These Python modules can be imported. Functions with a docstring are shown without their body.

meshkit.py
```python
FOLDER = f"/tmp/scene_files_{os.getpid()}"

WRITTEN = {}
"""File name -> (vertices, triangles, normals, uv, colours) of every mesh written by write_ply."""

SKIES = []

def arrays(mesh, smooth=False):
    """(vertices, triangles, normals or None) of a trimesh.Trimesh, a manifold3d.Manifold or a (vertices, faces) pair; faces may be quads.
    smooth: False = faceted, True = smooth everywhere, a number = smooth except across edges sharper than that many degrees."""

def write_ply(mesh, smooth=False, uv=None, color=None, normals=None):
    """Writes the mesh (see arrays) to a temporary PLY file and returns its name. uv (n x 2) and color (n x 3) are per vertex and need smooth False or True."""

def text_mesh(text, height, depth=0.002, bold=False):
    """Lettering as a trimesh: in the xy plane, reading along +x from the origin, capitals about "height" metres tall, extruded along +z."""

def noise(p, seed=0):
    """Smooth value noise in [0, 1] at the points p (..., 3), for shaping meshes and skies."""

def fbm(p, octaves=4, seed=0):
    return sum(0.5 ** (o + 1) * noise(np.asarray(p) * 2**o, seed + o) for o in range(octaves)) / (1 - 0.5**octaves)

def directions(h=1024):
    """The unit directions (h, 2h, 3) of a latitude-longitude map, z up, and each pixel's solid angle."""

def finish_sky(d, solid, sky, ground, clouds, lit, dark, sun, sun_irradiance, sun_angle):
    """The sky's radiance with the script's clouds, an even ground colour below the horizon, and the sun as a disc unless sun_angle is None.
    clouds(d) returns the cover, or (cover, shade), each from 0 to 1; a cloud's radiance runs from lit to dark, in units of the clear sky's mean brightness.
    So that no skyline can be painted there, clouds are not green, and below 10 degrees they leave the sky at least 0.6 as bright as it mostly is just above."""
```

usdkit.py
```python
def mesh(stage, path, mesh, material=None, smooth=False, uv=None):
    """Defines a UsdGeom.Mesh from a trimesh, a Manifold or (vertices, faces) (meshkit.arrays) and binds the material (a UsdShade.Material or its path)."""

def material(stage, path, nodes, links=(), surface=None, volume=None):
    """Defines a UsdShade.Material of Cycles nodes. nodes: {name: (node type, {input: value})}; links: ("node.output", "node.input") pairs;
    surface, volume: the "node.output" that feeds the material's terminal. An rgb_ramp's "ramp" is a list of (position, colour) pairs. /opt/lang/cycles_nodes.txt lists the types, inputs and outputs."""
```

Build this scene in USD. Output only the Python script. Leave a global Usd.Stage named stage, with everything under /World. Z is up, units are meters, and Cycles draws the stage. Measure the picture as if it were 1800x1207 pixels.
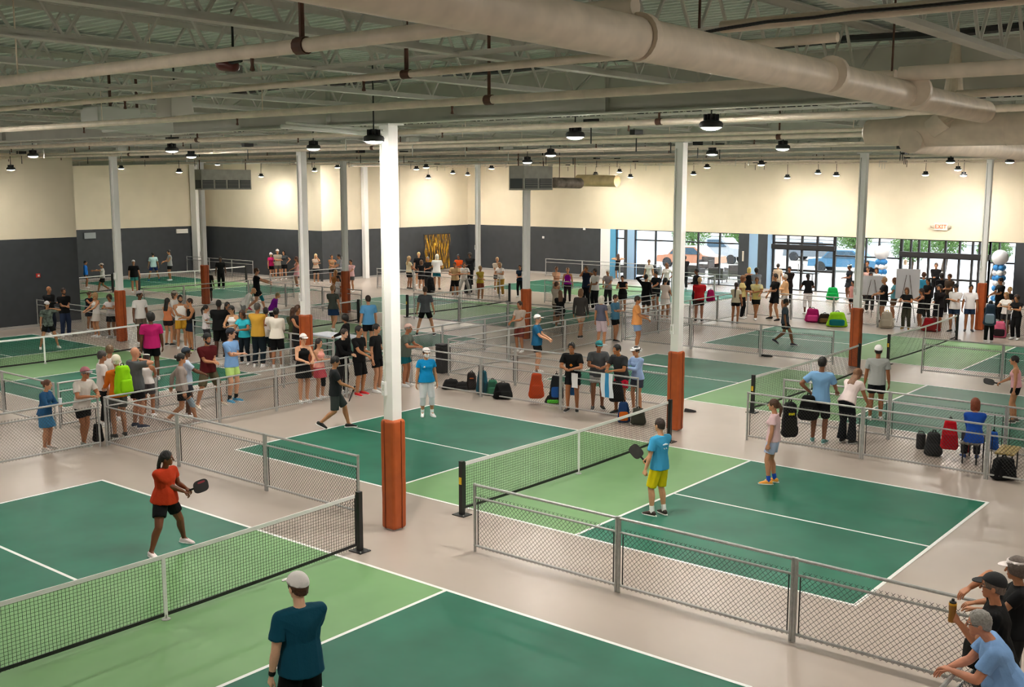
import math, random
import numpy as np, trimesh, usdkit, meshkit
import manifold3d as m3
from pxr import Usd, UsdGeom, UsdLux, UsdShade, Sdf, Gf, Vt

stage = Usd.Stage.CreateInMemory()
UsdGeom.SetStageUpAxis(stage, UsdGeom.Tokens.z)
UsdGeom.SetStageMetersPerUnit(stage, 1.0)
UsdGeom.Xform.Define(stage, '/World')
UsdGeom.Scope.Define(stage, '/World/Looks')
random.seed(4)

# ---------------------------------------------------------------- camera (pinhole solved from the painted courts)
CX, CY, CZ = 11.6896434, -16.5633369, 5.55918191
YAW, PITCH, ROLL, FOC = 2.25273788, -0.147648059, 0.00125087730, 1901.72189
EXPOSURE = 1.24
_f = np.array([math.cos(PITCH) * math.cos(YAW), math.cos(PITCH) * math.sin(YAW), math.sin(PITCH)])
_r = np.array([math.sin(YAW), -math.cos(YAW), 0.0]); _u = np.cross(_r, _f)
RIGHT = math.cos(ROLL) * _r + math.sin(ROLL) * _u; UP = -math.sin(ROLL) * _r + math.cos(ROLL) * _u; FWD = _f
EYE = np.array([CX, CY, CZ])
cam = UsdGeom.Camera.Define(stage, '/World/camera')
M = np.eye(4); M[0, :3] = RIGHT; M[1, :3] = UP; M[2, :3] = -FWD; M[3, :3] = EYE
cam.AddTransformOp().Set(Gf.Matrix4d(M.tolist()))
cam.CreateHorizontalApertureAttr(36.0); cam.CreateVerticalApertureAttr(36.0 * 1207 / 1800)
cam.CreateFocalLengthAttr(36.0 * FOC / 1800); cam.CreateClippingRangeAttr(Gf.Vec2f(0.1, 400))
cam.CreateExposureAttr(EXPOSURE)

# ---------------------------------------------------------------- daylight outside the glass front
SKY_STRENGTH = 1.9
dome = UsdLux.DomeLight.Define(stage, '/World/sky')
dome.CreateIntensityAttr(1.0)
usdkit.material(stage, '/World/Looks/sky_look', {
    'tc': ('texture_coordinate', {}), 'n': ('noise_texture', {'scale': 2.2, 'detail': 5.0}),
    'r': ('rgb_ramp', {'ramp': [(0.42, (0.55, 0.72, 0.95)), (0.6, (1.0, 1.0, 1.0))]}),
    'b': ('background_shader', {'strength': SKY_STRENGTH})},
    [('tc.generated', 'n.vector'), ('n.fac', 'r.fac'), ('r.color', 'b.color')], surface='b.background')
UsdShade.MaterialBindingAPI.Apply(dome.GetPrim()).Bind(UsdShade.Material.Get(stage, '/World/Looks/sky_look'))
LAMP_STRENGTH = 420.0      # radiance of the high-bay lenses

# ---------------------------------------------------------------- helpers
USED = {}
def numbered(parent, name):
    k = parent + '/' + name
    n = USED.get(k, 0); USED[k] = n + 1
    return k if n == 0 else '%s_%03d' % (k, n)
def meta(prim, label=None, cat=None, group=None, kind=None):
    for k, v in (('label', label), ('category', cat), ('group', group), ('kind', kind)):
        if v: prim.SetCustomDataByKey(k, v)
    return prim
def thing(name, label=None, cat=None, loc=(0, 0, 0), rz=0.0, group=None, kind=None, scale=None):
    x = UsdGeom.Xform.Define(stage, numbered('/World', name))
    x.AddTranslateOp().Set(Gf.Vec3d(*map(float, loc)))
    if rz or scale: x.AddRotateZOp().Set(float(rz))
    if scale: x.AddScaleOp().Set(Gf.Vec3f(*scale))
    return meta(x.GetPrim(), label, cat, group, kind)
def obj(name, mesh, mat, parent=None, smooth=False, label=None, cat=None, group=None, kind=None):
    par = '/World' if parent is None else str(parent.GetPath())
    m = usdkit.mesh(stage, numbered(par, name), mesh, mat, smooth=smooth)
    return meta(m.GetPrim(), label, cat, group, kind)
def copyof(src, name, label, cat, loc, rz=0.0, group=None, scale=None):
    t = thing(name, label, cat, loc, rz, group, None, scale)
    t.GetReferences().AddInternalReference(src.GetPath()); t.SetInstanceable(True)
    return t
def ray(px, py):
    return FWD + RIGHT * ((px - 900) / FOC) - UP * ((py - 603.5) / FOC)
def at(px, py, z=0.0):
    """the point at height z that the photograph shows at this pixel"""
    d = ray(px, py); return EYE + d * ((z - CZ) / d[2])
def at_y(px, py, y):
    d = ray(px, py); return EYE + d * ((y - CY) / d[1])
def at_x(px, py, x):
    d = ray(px, py); return EYE + d * ((x - CX) / d[0])
def pix(P):
    d = np.asarray(P, float) - EYE; z = d @ FWD
    return 900 + FOC * (d @ RIGHT) / z, 603.5 - FOC * (d @ UP) / z

class MB:
    """collects boxes, tubes and prisms into one mesh"""
    def __init__(s): s.v = []; s.f = []; s.n = 0
    def add(s, v, f):
        s.v.append(np.asarray(v, float)); s.f.append(np.asarray(f, int) + s.n); s.n += len(v); return s
    def tm(s, m): return s.add(m.vertices, m.faces)
    def man(s, m):
        q = m.to_mesh(); return s.add(np.array(q.vert_properties)[:, :3], np.array(q.tri_verts))
    def box(s, c, d, rz=0.0):
        m = BOXV * (np.asarray(d, float) / 2)
        if rz:
            a = math.radians(rz); m = m @ np.array([[math.cos(a), math.sin(a), 0], [-math.sin(a), math.cos(a), 0], [0, 0, 1]])
        return s.add(m + np.asarray(c, float), BOXF)
    def box2(s, a, b): a = np.asarray(a, float); b = np.asarray(b, float); return s.box((a + b) / 2, np.abs(b - a))
    def tube(s, pts, r, n=8, cap=True):
        p = np.asarray(pts, float); r = np.broadcast_to(np.asarray(r, float), (len(p),))
        t = np.gradient(p, axis=0) if len(p) > 2 else np.repeat(p[1:] - p[:1], 2, 0)
        t = t / (np.linalg.norm(t, axis=1, keepdims=True) + 1e-12)
        ref = np.array([0, 0, 1.0]) if abs(t[:, 2]).mean() < 0.9 else np.array([1.0, 0, 0])
        a = np.cross(t, ref); a /= np.linalg.norm(a, axis=1, keepdims=True) + 1e-12; b = np.cross(t, a)
        g = np.arange(n) * 2 * np.pi / n + np.pi / n
        v = p[:, None] + r[:, None, None] * (np.cos(g)[None, :, None] * a[:, None] + np.sin(g)[None, :, None] * b[:, None])
        k = len(p); v = v.reshape(-1, 3); f = []
        for i in range(k - 1):
            for j in range(n):
                q = [i * n + j, (i + 1) * n + j, (i + 1) * n + (j + 1) % n, i * n + (j + 1) % n]
                f += [[q[0], q[2], q[1]], [q[0], q[3], q[2]]]
        if cap:
            for j in range(1, n - 1):
                f += [[0, j, j + 1], [(k - 1) * n, (k - 1) * n + j + 1, (k - 1) * n + j]]
        f = np.array(f)[:, ::-1]
        return s.add(v, f)
    def lathe(s, prof, c=(0, 0, 0), n=16):
        """prof: (r, z) pairs from bottom to top"""
        g = np.arange(n) * 2 * np.pi / n; v = []; f = []
        for r, z in prof: v += [(max(r, 1e-4) * math.cos(x) + c[0], max(r, 1e-4) * math.sin(x) + c[1], z + c[2]) for x in g]
        for i in range(len(prof) - 1):
            for j in range(n):
                q = [i * n + j, i * n + (j + 1) % n, (i + 1) * n + (j + 1) % n, (i + 1) * n + j]
                f += [[q[0], q[1], q[2]], [q[0], q[2], q[3]]]
        return s.add(v, f)
    def mesh(s): return trimesh.Trimesh(np.vstack(s.v), np.vstack(s.f), process=False)
    def build(s, name, mat, parent=None, **k): return obj(name, s.mesh(), mat, parent, **k)
BOXV = np.array([[x, y, z] for x in (-1, 1) for y in (-1, 1) for z in (-1, 1)], float)
BOXF = np.array([[0, 1, 3], [0, 3, 2], [4, 6, 7], [4, 7, 5], [0, 4, 5], [0, 5, 1], [2, 3, 7], [2, 7, 6], [0, 2, 6], [0, 6, 4], [1, 5, 7], [1, 7, 3]])
def rbox(d, r=0.03, n=8):
    """rounded box as a manifold, centred"""
    sp = m3.Manifold.sphere(r, n); q = [max(x / 2 - r, 1e-3) for x in d]
    return m3.Manifold.batch_hull([sp.translate((a, b, c)) for a in (-q[0], q[0]) for b in (-q[1], q[1]) for c in (-q[2], q[2])])

# ---------------------------------------------------------------- materials
MATS = {}
def lin(h):
    if not isinstance(h, str): return tuple(h)
    c = [int(h[i:i + 2], 16) / 255 for i in (0, 2, 4)]
    return tuple(x / 12.92 if x <= 0.04045 else ((x + 0.055) / 1.055) ** 2.4 for x in c)
def mat(name, col, rough=0.6, metal=0.0, vary=0.0, scale=6.0, bump=0.0, bscale=60.0, spec=0.5, emit=None, es=0.0, coat=0.0, col2=None, detail=4.0):
    if name in MATS: return MATS[name]
    c = lin(col)
    p = {'base_color': c, 'roughness': rough, 'metallic': metal, 'specular_ior_level': spec, 'coat_weight': coat}
    if emit is not None: p['emission_color'] = lin(emit); p['emission_strength'] = es
    nodes = {'p': ('principled_bsdf', p)}; links = []
    if vary or bump: nodes['tc'] = ('texture_coordinate', {})
    if vary:
        lo = tuple(x * (1 - vary) for x in c); hi = lin(col2) if col2 else tuple(min(1, x * (1 + vary)) for x in c)
        nodes['n'] = ('noise_texture', {'scale': scale, 'detail': detail}); nodes['r'] = ('rgb_ramp', {'ramp': [(0.3, lo), (0.7, hi)]})
        links += [('tc.object', 'n.vector'), ('n.fac', 'r.fac'), ('r.color', 'p.base_color')]
    if bump:
        nodes['bn'] = ('noise_texture', {'scale': bscale, 'detail': 3.0}); nodes['b'] = ('bump', {'strength': bump, 'distance': 0.01})
        links += [('tc.object', 'bn.vector'), ('bn.fac', 'b.height'), ('b.normal', 'p.normal')]
    MATS[name] = usdkit.material(stage, '/World/Looks/' + name, nodes, links, surface='p.BSDF')
    return MATS[name]
def cloth(h): return mat('cloth_' + h, h, 0.85, bump=0.25, bscale=45.0, spec=0.2)
def skin(h): return mat('skin_' + h, h, 0.5, vary=0.06, scale=14.0, spec=0.35)
def hairm(h): return mat('hair_' + h, h, 0.55, vary=0.3, scale=50.0, bump=0.4, bscale=70.0)
def plain(h, r=0.5): return mat('paint_%s_%d' % (h, int(r * 100)), h, r)
# ---------------------------------------------------------------- people
def _ico(k):
    m = trimesh.creation.icosphere(k, 1.0); return np.array(m.vertices)
SPH = {0: _ico(1), 1: _ico(2)}
def EL(c, r, R=None, lod=0):
    p = SPH[lod] * np.asarray(r, float)
    if R is not None: p = p @ np.asarray(R).T
    return p + np.asarray(c, float)
def H(*sets): return m3.Manifold.hull_points(np.vstack(sets))
def U(parts): return m3.Manifold.batch_boolean(parts, m3.OpType.Add)
def unit(v): v = np.asarray(v, float); return v / (np.linalg.norm(v) + 1e-9)
def frame(x, z=(0, 0, 1)):
    """rotation with columns x, y, z; x along the first vector, z near the second"""
    x = unit(x); y = np.cross(z, x)
    if np.linalg.norm(y) < 1e-3: y = np.cross((0, 1, 0.01), x)
    y = unit(y); return np.stack([x, y, np.cross(x, y)], 1)
def Ry(a): a = math.radians(a); return np.array([[math.cos(a), 0, math.sin(a)], [0, 1, 0], [-math.sin(a), 0, math.cos(a)]])
def Rz(a): a = math.radians(a); return np.array([[math.cos(a), -math.sin(a), 0], [math.sin(a), math.cos(a), 0], [0, 0, 1]])
def disc(c, R, a, b, t=0.008, n=14):
    """thin elliptical disc in the frame R (normal = z column)"""
    g = np.arange(n) * 2 * np.pi / n
    q = np.stack([a * np.cos(g), b * np.sin(g), np.zeros(n)], 1)
    return np.vstack([q + [0, 0, t], q - [0, 0, t]]) @ np.asarray(R).T + np.asarray(c, float)
def ik(a, t, l1, l2, pole):
    a = np.asarray(a, float); t = np.asarray(t, float); d = t - a; L = np.linalg.norm(d); m = (l1 + l2) * 0.995
    if L > m: t = a + d * m / L; d = t - a; L = m
    L = max(L, abs(l1 - l2) + 0.02)
    c = (l1 * l1 + L * L - l2 * l2) / (2 * l1 * L); c = min(1, max(-1, c)); s = math.sqrt(1 - c * c)
    x = unit(d); p = np.asarray(pole, float); p = unit(p - x * (p @ x))
    return a + x * l1 * c + p * l1 * s, t
_HAND = {}
def hand(side, curl):
    """hand of five bent fingers: wrist at the origin, fingers along +x, palm facing -z, thumb on the +y side for side=1"""
    k = (side, curl)
    if k in _HAND: return _HAND[k]
    r = SPH[0] * 1.0; S = lambda c, q: r * q + np.asarray(c, float)
    parts = [H(S((0, 0, 0), .022) * [1, 1, .8], S((.085, .030, 0), .013), S((.088, -.030, 0), .012), S((.03, .03, 0), .012), S((.03, -.026, 0), .013))]
    for y, L, o in ((.031, .072, .085), (.010, .082, .090), (-.011, .076, .088), (-.030, .060, .082)):
        b = np.array([o - .012, y, 0]); a1 = -curl * 55; a2 = a1 - curl * 85
        d1 = np.array([math.cos(math.radians(a1)), y * .8, math.sin(math.radians(a1))]); d2 = np.array([math.cos(math.radians(a2)), y * .5, math.sin(math.radians(a2))])
        m = b + d1 * L * .58; e = m + d2 * L * .46
        parts += [H(S(b, .0095), S(m, .0085)), H(S(m, .0085), S(e, .007))]
    t0 = np.array([.025, .022, -.004]); t1 = np.array([.058, .050, -.012 - .012 * curl]); t2 = np.array([.088, .052 - .028 * curl, -.020 - .022 * curl])
    parts += [H(S(t0, .013), S(t1, .0105)), H(S(t1, .0105), S(t2, .008))]
    m = U(parts)
    if side < 0: m = m.mirror((0, 1, 0))
    _HAND[k] = m; return m
def _tm(man, length=None, taubin=0, wr=0.0, seed=0):
    if length: man = man.refine_to_length(length)
    q = man.to_mesh(); t = trimesh.Trimesh(np.array(q.vert_properties)[:, :3], np.array(q.tri_verts), process=False)
    if taubin: trimesh.smoothing.filter_taubin(t, lamb=0.5, nu=0.52, iterations=taubin)
    if wr:
        p = np.array(t.vertices); n = np.array(t.vertex_normals)
        k = meshkit.fbm(p * ([11, 11, 5] if wr > .0165 else [60, 60, 35]) + seed, 3, seed) - 0.5
        t = trimesh.Trimesh(p + n * (k * wr)[:, None], t.faces, process=False)
    return t
def rot(man, R, t):
    A = np.hstack([np.asarray(R, float), np.asarray(t, float)[:, None]]); return man.transform(A)

HATM = {}
PEOPLE = []
def person(label, pos, a=0, h=1.72, sex='m', w=1.0, sk='e0b090', arms='dd', legs='s', lean=0, hy=0, hp=0, twist=0,
           hair=('short', '2a1c14'), hat=None, top=('tee', '888888'), bot=('shorts', '111111'), shoe='f0f0f0', sock=None,
           glasses=None, mask=None, beard=None, lod=1, hands=None, cuff=None, logo=None, drop=0.0, seat=None, watch=None, knee=None, band=None):
    """a standing, leaning or sitting person. a: 0 faces the camera, 90 the picture's right, 180 away, 270 left"""
    px, py = pos[0], pos[1]
    v = unit([CX - px, CY - py]); ar = math.radians(a)
    d = math.cos(ar) * v + math.sin(ar) * np.array([-v[1], v[0]])
    yaw = math.degrees(math.atan2(d[1], d[0]))
    s = h / 1.75; root = thing('person', label, 'person', (px, py, pos[2] if len(pos) > 2 else 0.0), yaw)
    fem = sex == 'f'
    # --- legs
    hx = 0.088
    foot = {'s': ((0, .115), (0.01, -.115)), 'w': ((.02, .30), (-.02, -.30)), 'W': ((-.02, .40), (.06, -.38)), 'k': ((.30, .08), (-.34, -.08)), 'K': ((-.34, .08), (.30, -.08)),
            'x': ((.05, -.04), (-.05, .03)), 'o': ((.04, .13), (-.03, -.10)), 'r': ((.05, .26), (-.03, -.26)), 'n': ((0, .085), (0, -.085)), 'q': ((.44, .12), (.40, -.13)), 'B': ((.05, .13), (-.02, -.13))}[legs]
    ank = [np.array([fx, fy, .085 + (.09 if (legs == 'k' and i == 1) or (legs == 'K' and i == 0) else 0)]) for i, (fx, fy) in enumerate(foot)]
    L1, L2 = .435, .415
    zr = 9.0
    for i, sy in enumerate((1, -1)):
        q = ank[i]; dx = q[0]; dy = q[1] - sy * hx
        zr = min(zr, q[2] + math.sqrt(max(.01, (.985 * (L1 + L2)) ** 2 - dx * dx - dy * dy)))
    zr -= drop + (.07 if legs == 'r' else 0)
    if seat is not None: zr = seat / s + .09
    bx = -.16 if legs == 'B' else (-0.05 if lean > 12 and legs != 'q' else 0)
    P0 = np.array([bx, 0, zr])
    T = Rz(twist) @ Ry(lean); TT = lambda q: P0 + T @ np.asarray(q, float)
    hip = [P0 + np.array([0, hx * sy, 0]) for sy in (1, -1)]
    kn = []
    for i, sy in enumerate((1, -1)):
        k, ank[i] = ik(hip[i], ank[i], L1, L2, (1, .12 * sy, .1) if seat is None else (.6, 0, 1)); kn.append(k)
    bw = w; cw = (.152 if fem else .168) * (0.5 + 0.5 * w); ww = (.118 if fem else .140) * w; pw = (.168 if fem else .158) * (0.4 + 0.6 * w); dp = 0.45 + 0.55 * w
    shw = (.158 if fem else .182) * (0.7 + 0.3 * w)
    e = lambda c, r: EL(TT(c), r, T, 0)
    pel = e((0, 0, .03), (.112 * dp, pw, .11)); wai = e((.005, 0, .20), (.098 * w, ww, .10)); bel = e((.02 * w, 0, .14), (.108 * w * w, ww * 1.04, .10))
    che = e((.0, 0, .37), (.115 * dp, cw, .12)); bust = [e((.07, sy * .07, .355), (.06, .065, .062)) for sy in (1, -1)] if fem else []
    shd = [TT((-.005, sy * shw, .465)) for sy in (1, -1)]
    sh = [EL(q, (.056, .056, .056)) for q in shd]
    trap = e((-.012, 0, .50), (.062, .085, .035)); nk = e((-.004, 0, .535), (.054, .052, .03)); nk2 = e((.022, 0, .62), (.052, .050, .03))
    body = [H(pel, bel), H(bel, wai), H(wai, che), H(che, sh[0], sh[1], trap), H(trap, nk), H(nk, nk2)]
    if fem: body += [H(che, *bust)]
    # --- head
    HR = Rz(hy) @ T @ Ry(hp - lean * .8); hc = TT((.028, 0, .70)); hd = lambda c, r: EL(hc + HR @ np.asarray(c, float), r, HR, 0 if lod < 1 else 1)
    cr = hd((-.008, 0, .028), (.098, .077, .100)); jaw = hd((.052, 0, -.085), (.034, .036, .028)); jb = hd((-.005, 0, -.045), (.07, .064, .05))
    body += [H(cr, jb), H(hd((.035, 0, .02), (.06, .064, .06)), jaw, hd((-.01, 0, -.055), (.055, .060, .03))), H(nk2, jb)]
    body += [H(hd((.092, 0, .02), (.010, .010, .010)), hd((.112, 0, -.022), (.013, .015, .011))), hd_man(hd((-.006, .079, -.008), (.020, .009, .031))), hd_man(hd((-.006, -.079, -.008), (.020, .009, .031)))]
    # --- arms
    tg = {'d': (.05, .27, -.10), 'D': (.12, .30, -.06), 'r': (.40, .10, .16), 'R': (.47, .20, .22), 'c': (.19, -.10, .27), 'C': (.20, -.12, .23), 'f': (.30, .03, .19), 'h': (.0, .21, .10), 'e': (.36, .12, .12), 'E': (.34, .26, .10),
          'p': (.30, .10, .42), 'P': (.36, .14, .30), 'm': (.16, .05, .62), 'o': (.55, .12, .40), 's': (.16, .62, .40), 'b': (-.12, .06, .02), 'w': (.22, .28, -.02), 'W': (-.22, .28, .02), 'g': (.28, .18, -.14), 'k': (.10, .17, .56), 'l': (.34, .02, -.03), 'u': (.24, .16, .60), 'v': (.40, .16, .24)}
    pole = {'h': (-.3, 1, 0), 'r': (-.2, .6, -.6), 'R': (-.2, .8, -.6), 'c': (-.2, .5, -1), 'C': (-.2, .5, -1), 'm': (.3, .5, -1), 's': (-.3, .2, -1), 'k': (.2, 1, -.3)}
    hands_out = []; el = []; wr = []; skin_parts = []
    for i, sy in enumerate((1, -1)):
        c = arms[i]; q = np.array(tg[c]); q = TT((q[0], q[1] * sy, q[2] + .0))
        if c in 'rRf' and hands is not None and 'rail' in hands:       # forearms rest on the fence rail
            q = np.array([hands['rail'] / s, q[1], 1.125 / s])
        if hands is not None and i in hands: q = np.asarray(hands[i], float)
        p = np.array(pole.get(c, (-1, .35, -.25))) * [1, sy, 1]
        E_, W_ = ik(shd[i], q, .285, .25, T @ p); el.append(E_); wr.append(W_)
        ab = [H(EL(shd[i], [.053 * (.6 + .4 * w)] * 3), EL(shd[i] * .5 + E_ * .5, [.047 * (.5 + .5 * w)] * 3), EL(E_, [.039 * (.6 + .4 * w)] * 3)),
              H(EL(E_, [.039 * (.6 + .4 * w)] * 3), EL(E_ * .7 + W_ * .3, [.041 * (.6 + .4 * w)] * 3), EL(W_, [.026] * 3))]
        fd = unit(W_ - E_)
        zz = {'d': (0, -sy, 0), 'D': (0, -sy, 0), 'w': (0, -sy, 0), 'W': (0, -sy, 0), 'g': (0, -sy, 0)}.get(c)
        R_ = frame(fd, (0, sy * 1.0, .15)) if zz else frame(fd, (0, -.0, 1))
        if c in 'cC': fd = unit(fd + [-.2, 0, 0])
        body += ab; body.append(rot(hand(sy, .75 if c in 'eEgp' or (hands and 'grip' in hands and i in hands['grip']) else .35), R_, W_ + fd * .005).scale((1, 1, 1)))
        hands_out.append((W_ + fd * .085, R_))
    # --- legs
    th = .083 * (.45 + .55 * w) * (1.05 if fem else 1); ft = []
    for i, sy in enumerate((1, -1)):
        body += [H(EL(hip[i] + [0, -.005 * sy, -.02], (th, th, th)), EL(hip[i] * .55 + kn[i] * .45, [th * .88] * 3), EL(kn[i], [.056 * (.6 + .4 * w)] * 3)),
                 H(EL(kn[i], [.055 * (.6 + .4 * w)] * 3), EL(kn[i] * .68 + ank[i] * .32 + [-.018, 0, 0], [.057 * (.6 + .4 * w)] * 3), EL(ank[i] * .75 + kn[i] * .25, [.042] * 3)), H(EL(ank[i] * .75 + kn[i] * .25, [.042] * 3), EL(ank[i], [.036] * 3))]
    fr = [Rz(sy * 12) if legs not in 'kK' else Rz(sy * 4) for sy in (1, -1)]
    if legs == 'k': fr[1] = fr[1] @ Ry(28)
    if legs == 'K': fr[0] = fr[0] @ Ry(28)
    for i in (0, 1): body.append(H(EL(ank[i] + fr[i] @ [-.03, 0, -.05], (.03, .028, .02)), EL(ank[i] + fr[i] @ [.13, 0, -.058], (.04, .036, .016)), EL(ank[i], [.034] * 3)))
    lg = (None, .06, .038, .030)[lod]; tb = (0, 3, 5, 6)[lod]
    sc = lambda t: trimesh.Trimesh(np.asarray(t.vertices) * s, t.faces, process=False)
    seed = len(PEOPLE)
    def put(name, parts, m, tbi=None, wr_=0.0, par=root, lbl=None, L=None, sm=True):
        man = U(parts) if isinstance(parts, list) else parts
        return obj(name, sc(_tm(man, (L or lg) if lod else None, tb if tbi is None else tbi, wr_ if lod > 1 else 0, seed)), m, par, smooth=sm, label=lbl)
    put('body', body, skin(sk))
    # --- clothes
    ttype, tcol = top[0], top[1]; wr_ = .022
    G = .016; inf = lambda c, r, g=G: EL(TT(c), np.asarray(r, float) + g, T, 0)
    sb = [H(inf((.005, 0, .20), (.100 * w, ww, .10)), inf((.0, 0, .37), (.115 * dp, cw, .12)))]
    loose = ttype in ('tee', 'long', 'hoodie', 'sleeveless', 'polo', 'jacket')
    if ttype in ('tank', 'bra'):
        sb += [H(inf((0, 0, .37), (.115 * dp, cw, .12)), *[EL(TT((-.004, sy * shw * .55, .462)), (.06, .03, .03), T) for sy in (1, -1)])] + [H(EL(TT((-.012, sy * shw * .50, .497)), (.055, .016, .022), T), EL(TT((.04, sy * shw * .50, .45)), (.05, .018, .03), T)) for sy in (1, -1)]
        if ttype == 'tank': sb += [H(inf((.005, 0, .20), (.1 * w, ww, .10)), disc(TT((.0, 0, .02)), T, .136 * dp, pw + .028))]
    else:
        sr = .068 * (.62 + .38 * max(w, 1))
        sb += [H(inf((0, 0, .37), (.115 * dp, cw, .12)), EL(shd[0], [sr] * 3), EL(shd[1], [sr] * 3), inf((-.012, 0, .50), (.062, .085, .030), .012), disc(TT((-.008, 0, .516)), T, .078, .088))]
        z0 = {'long': -.04, 'hoodie': -.06, 'jacket': -.10}.get(ttype, -.065 if not fem else -.02)
        sb += [H(inf((.005, 0, .22), (.105 * w, ww, .09)), inf((.02 * w, 0, .14), (.108 * w * w, ww * 1.04, .06)), disc(TT((.005, 0, z0)), T, max(.150 * dp, .138 * w * w), max(pw + .038, ww * 1.16)))]
        frac = {'sleeveless': .02, 'long': 2, 'hoodie': 2, 'jacket': 2}.get(ttype, .62 if not fem else .45)
        for i in (0, 1):
            if frac < 1:
                if frac > .1:
                    q = shd[i] + (el[i] - shd[i]) * frac; Rr = frame(np.array([0.3, 1, .2]), unit(el[i] - shd[i])); X = unit(el[i] - shd[i])
                    Rr = np.stack([unit(np.cross((.1, .9, .3), X)), unit(np.cross(X, np.cross((.1, .9, .3), X))), X], 1)
                    sb.append(H(EL(shd[i], [sr] * 3), disc(q, Rr, .071 * (.55 + .45 * w), .071 * (.55 + .45 * w))))
            else:
                g = .018 if ttype == 'hoodie' else .012
                sb += [H(EL(shd[i], [sr] * 3), EL(el[i], [.041 * (.6 + .4 * w) + g] * 3)), H(EL(el[i], [.041 * (.6 + .4 * w) + g] * 3), EL(el[i] * .08 + wr[i] * .92, [.028 + g] * 3))]
        if ttype == 'hoodie': sb.append(H(EL(TT((-.07, 0, .50)), (.05, .09, .05), T), EL(TT((-.03, 0, .53)), (.07, .085, .03), T)))
    if fem and ttype != 'long_': sb.append(H(*[EL(TT((.07, sy * .07, .355)), np.array((.06, .065, .062)) + G, T) for sy in (1, -1)], inf((0, 0, .37), (.09, cw * .9, .09))))
    put({'tee': 'tee_shirt', 'long': 'long_sleeve_top', 'hoodie': 'hoodie', 'tank': 'tank_top', 'sleeveless': 'sleeveless_top', 'polo': 'polo_shirt', 'jacket': 'jacket', 'bra': 'sports_top'}[ttype], sb, top[2] if len(top) > 2 else cloth(tcol), wr_=wr_, L=(None, .05, .034, .024)[lod], tbi=(0, 2, 3, 3)[lod])
    bt, bc = bot[0], bot[1]
    bm = bot[2] if len(bot) > 2 else cloth(bc)
    pv = [H(EL(P0 + [0, 0, .04], np.array((.112 * dp, pw, .10)) + .012), disc(TT((.005, 0, .13)), T, .108 * w + .012, ww + .02))]
    if bt in ('skirt', 'dress'):
        ln = bot[3] if len(bot) > 3 else .27
        c2 = (hip[0] + hip[1]) / 2 + ((kn[0] + kn[1]) / 2 - (hip[0] + hip[1]) / 2) * (ln / L1)
        pv += [H(EL(P0 + [0, 0, .03], np.array((.112 * dp, pw, .05)) + .016), disc(c2, np.eye(3), .175 * dp, .215 * (.5 + .5 * w)))]
        nm = 'skirt'
    else:
        fr_ = {'shorts': .62, 'brief': .36, 'long_shorts': .92, 'capri': 1.45, 'pants': 1.93, 'leggings': 1.95, 'flare': 1.98}[bt]
        g0 = {'leggings': .010, 'brief': .022, 'flare': .016, 'capri': .02}.get(bt, .030)
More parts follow.
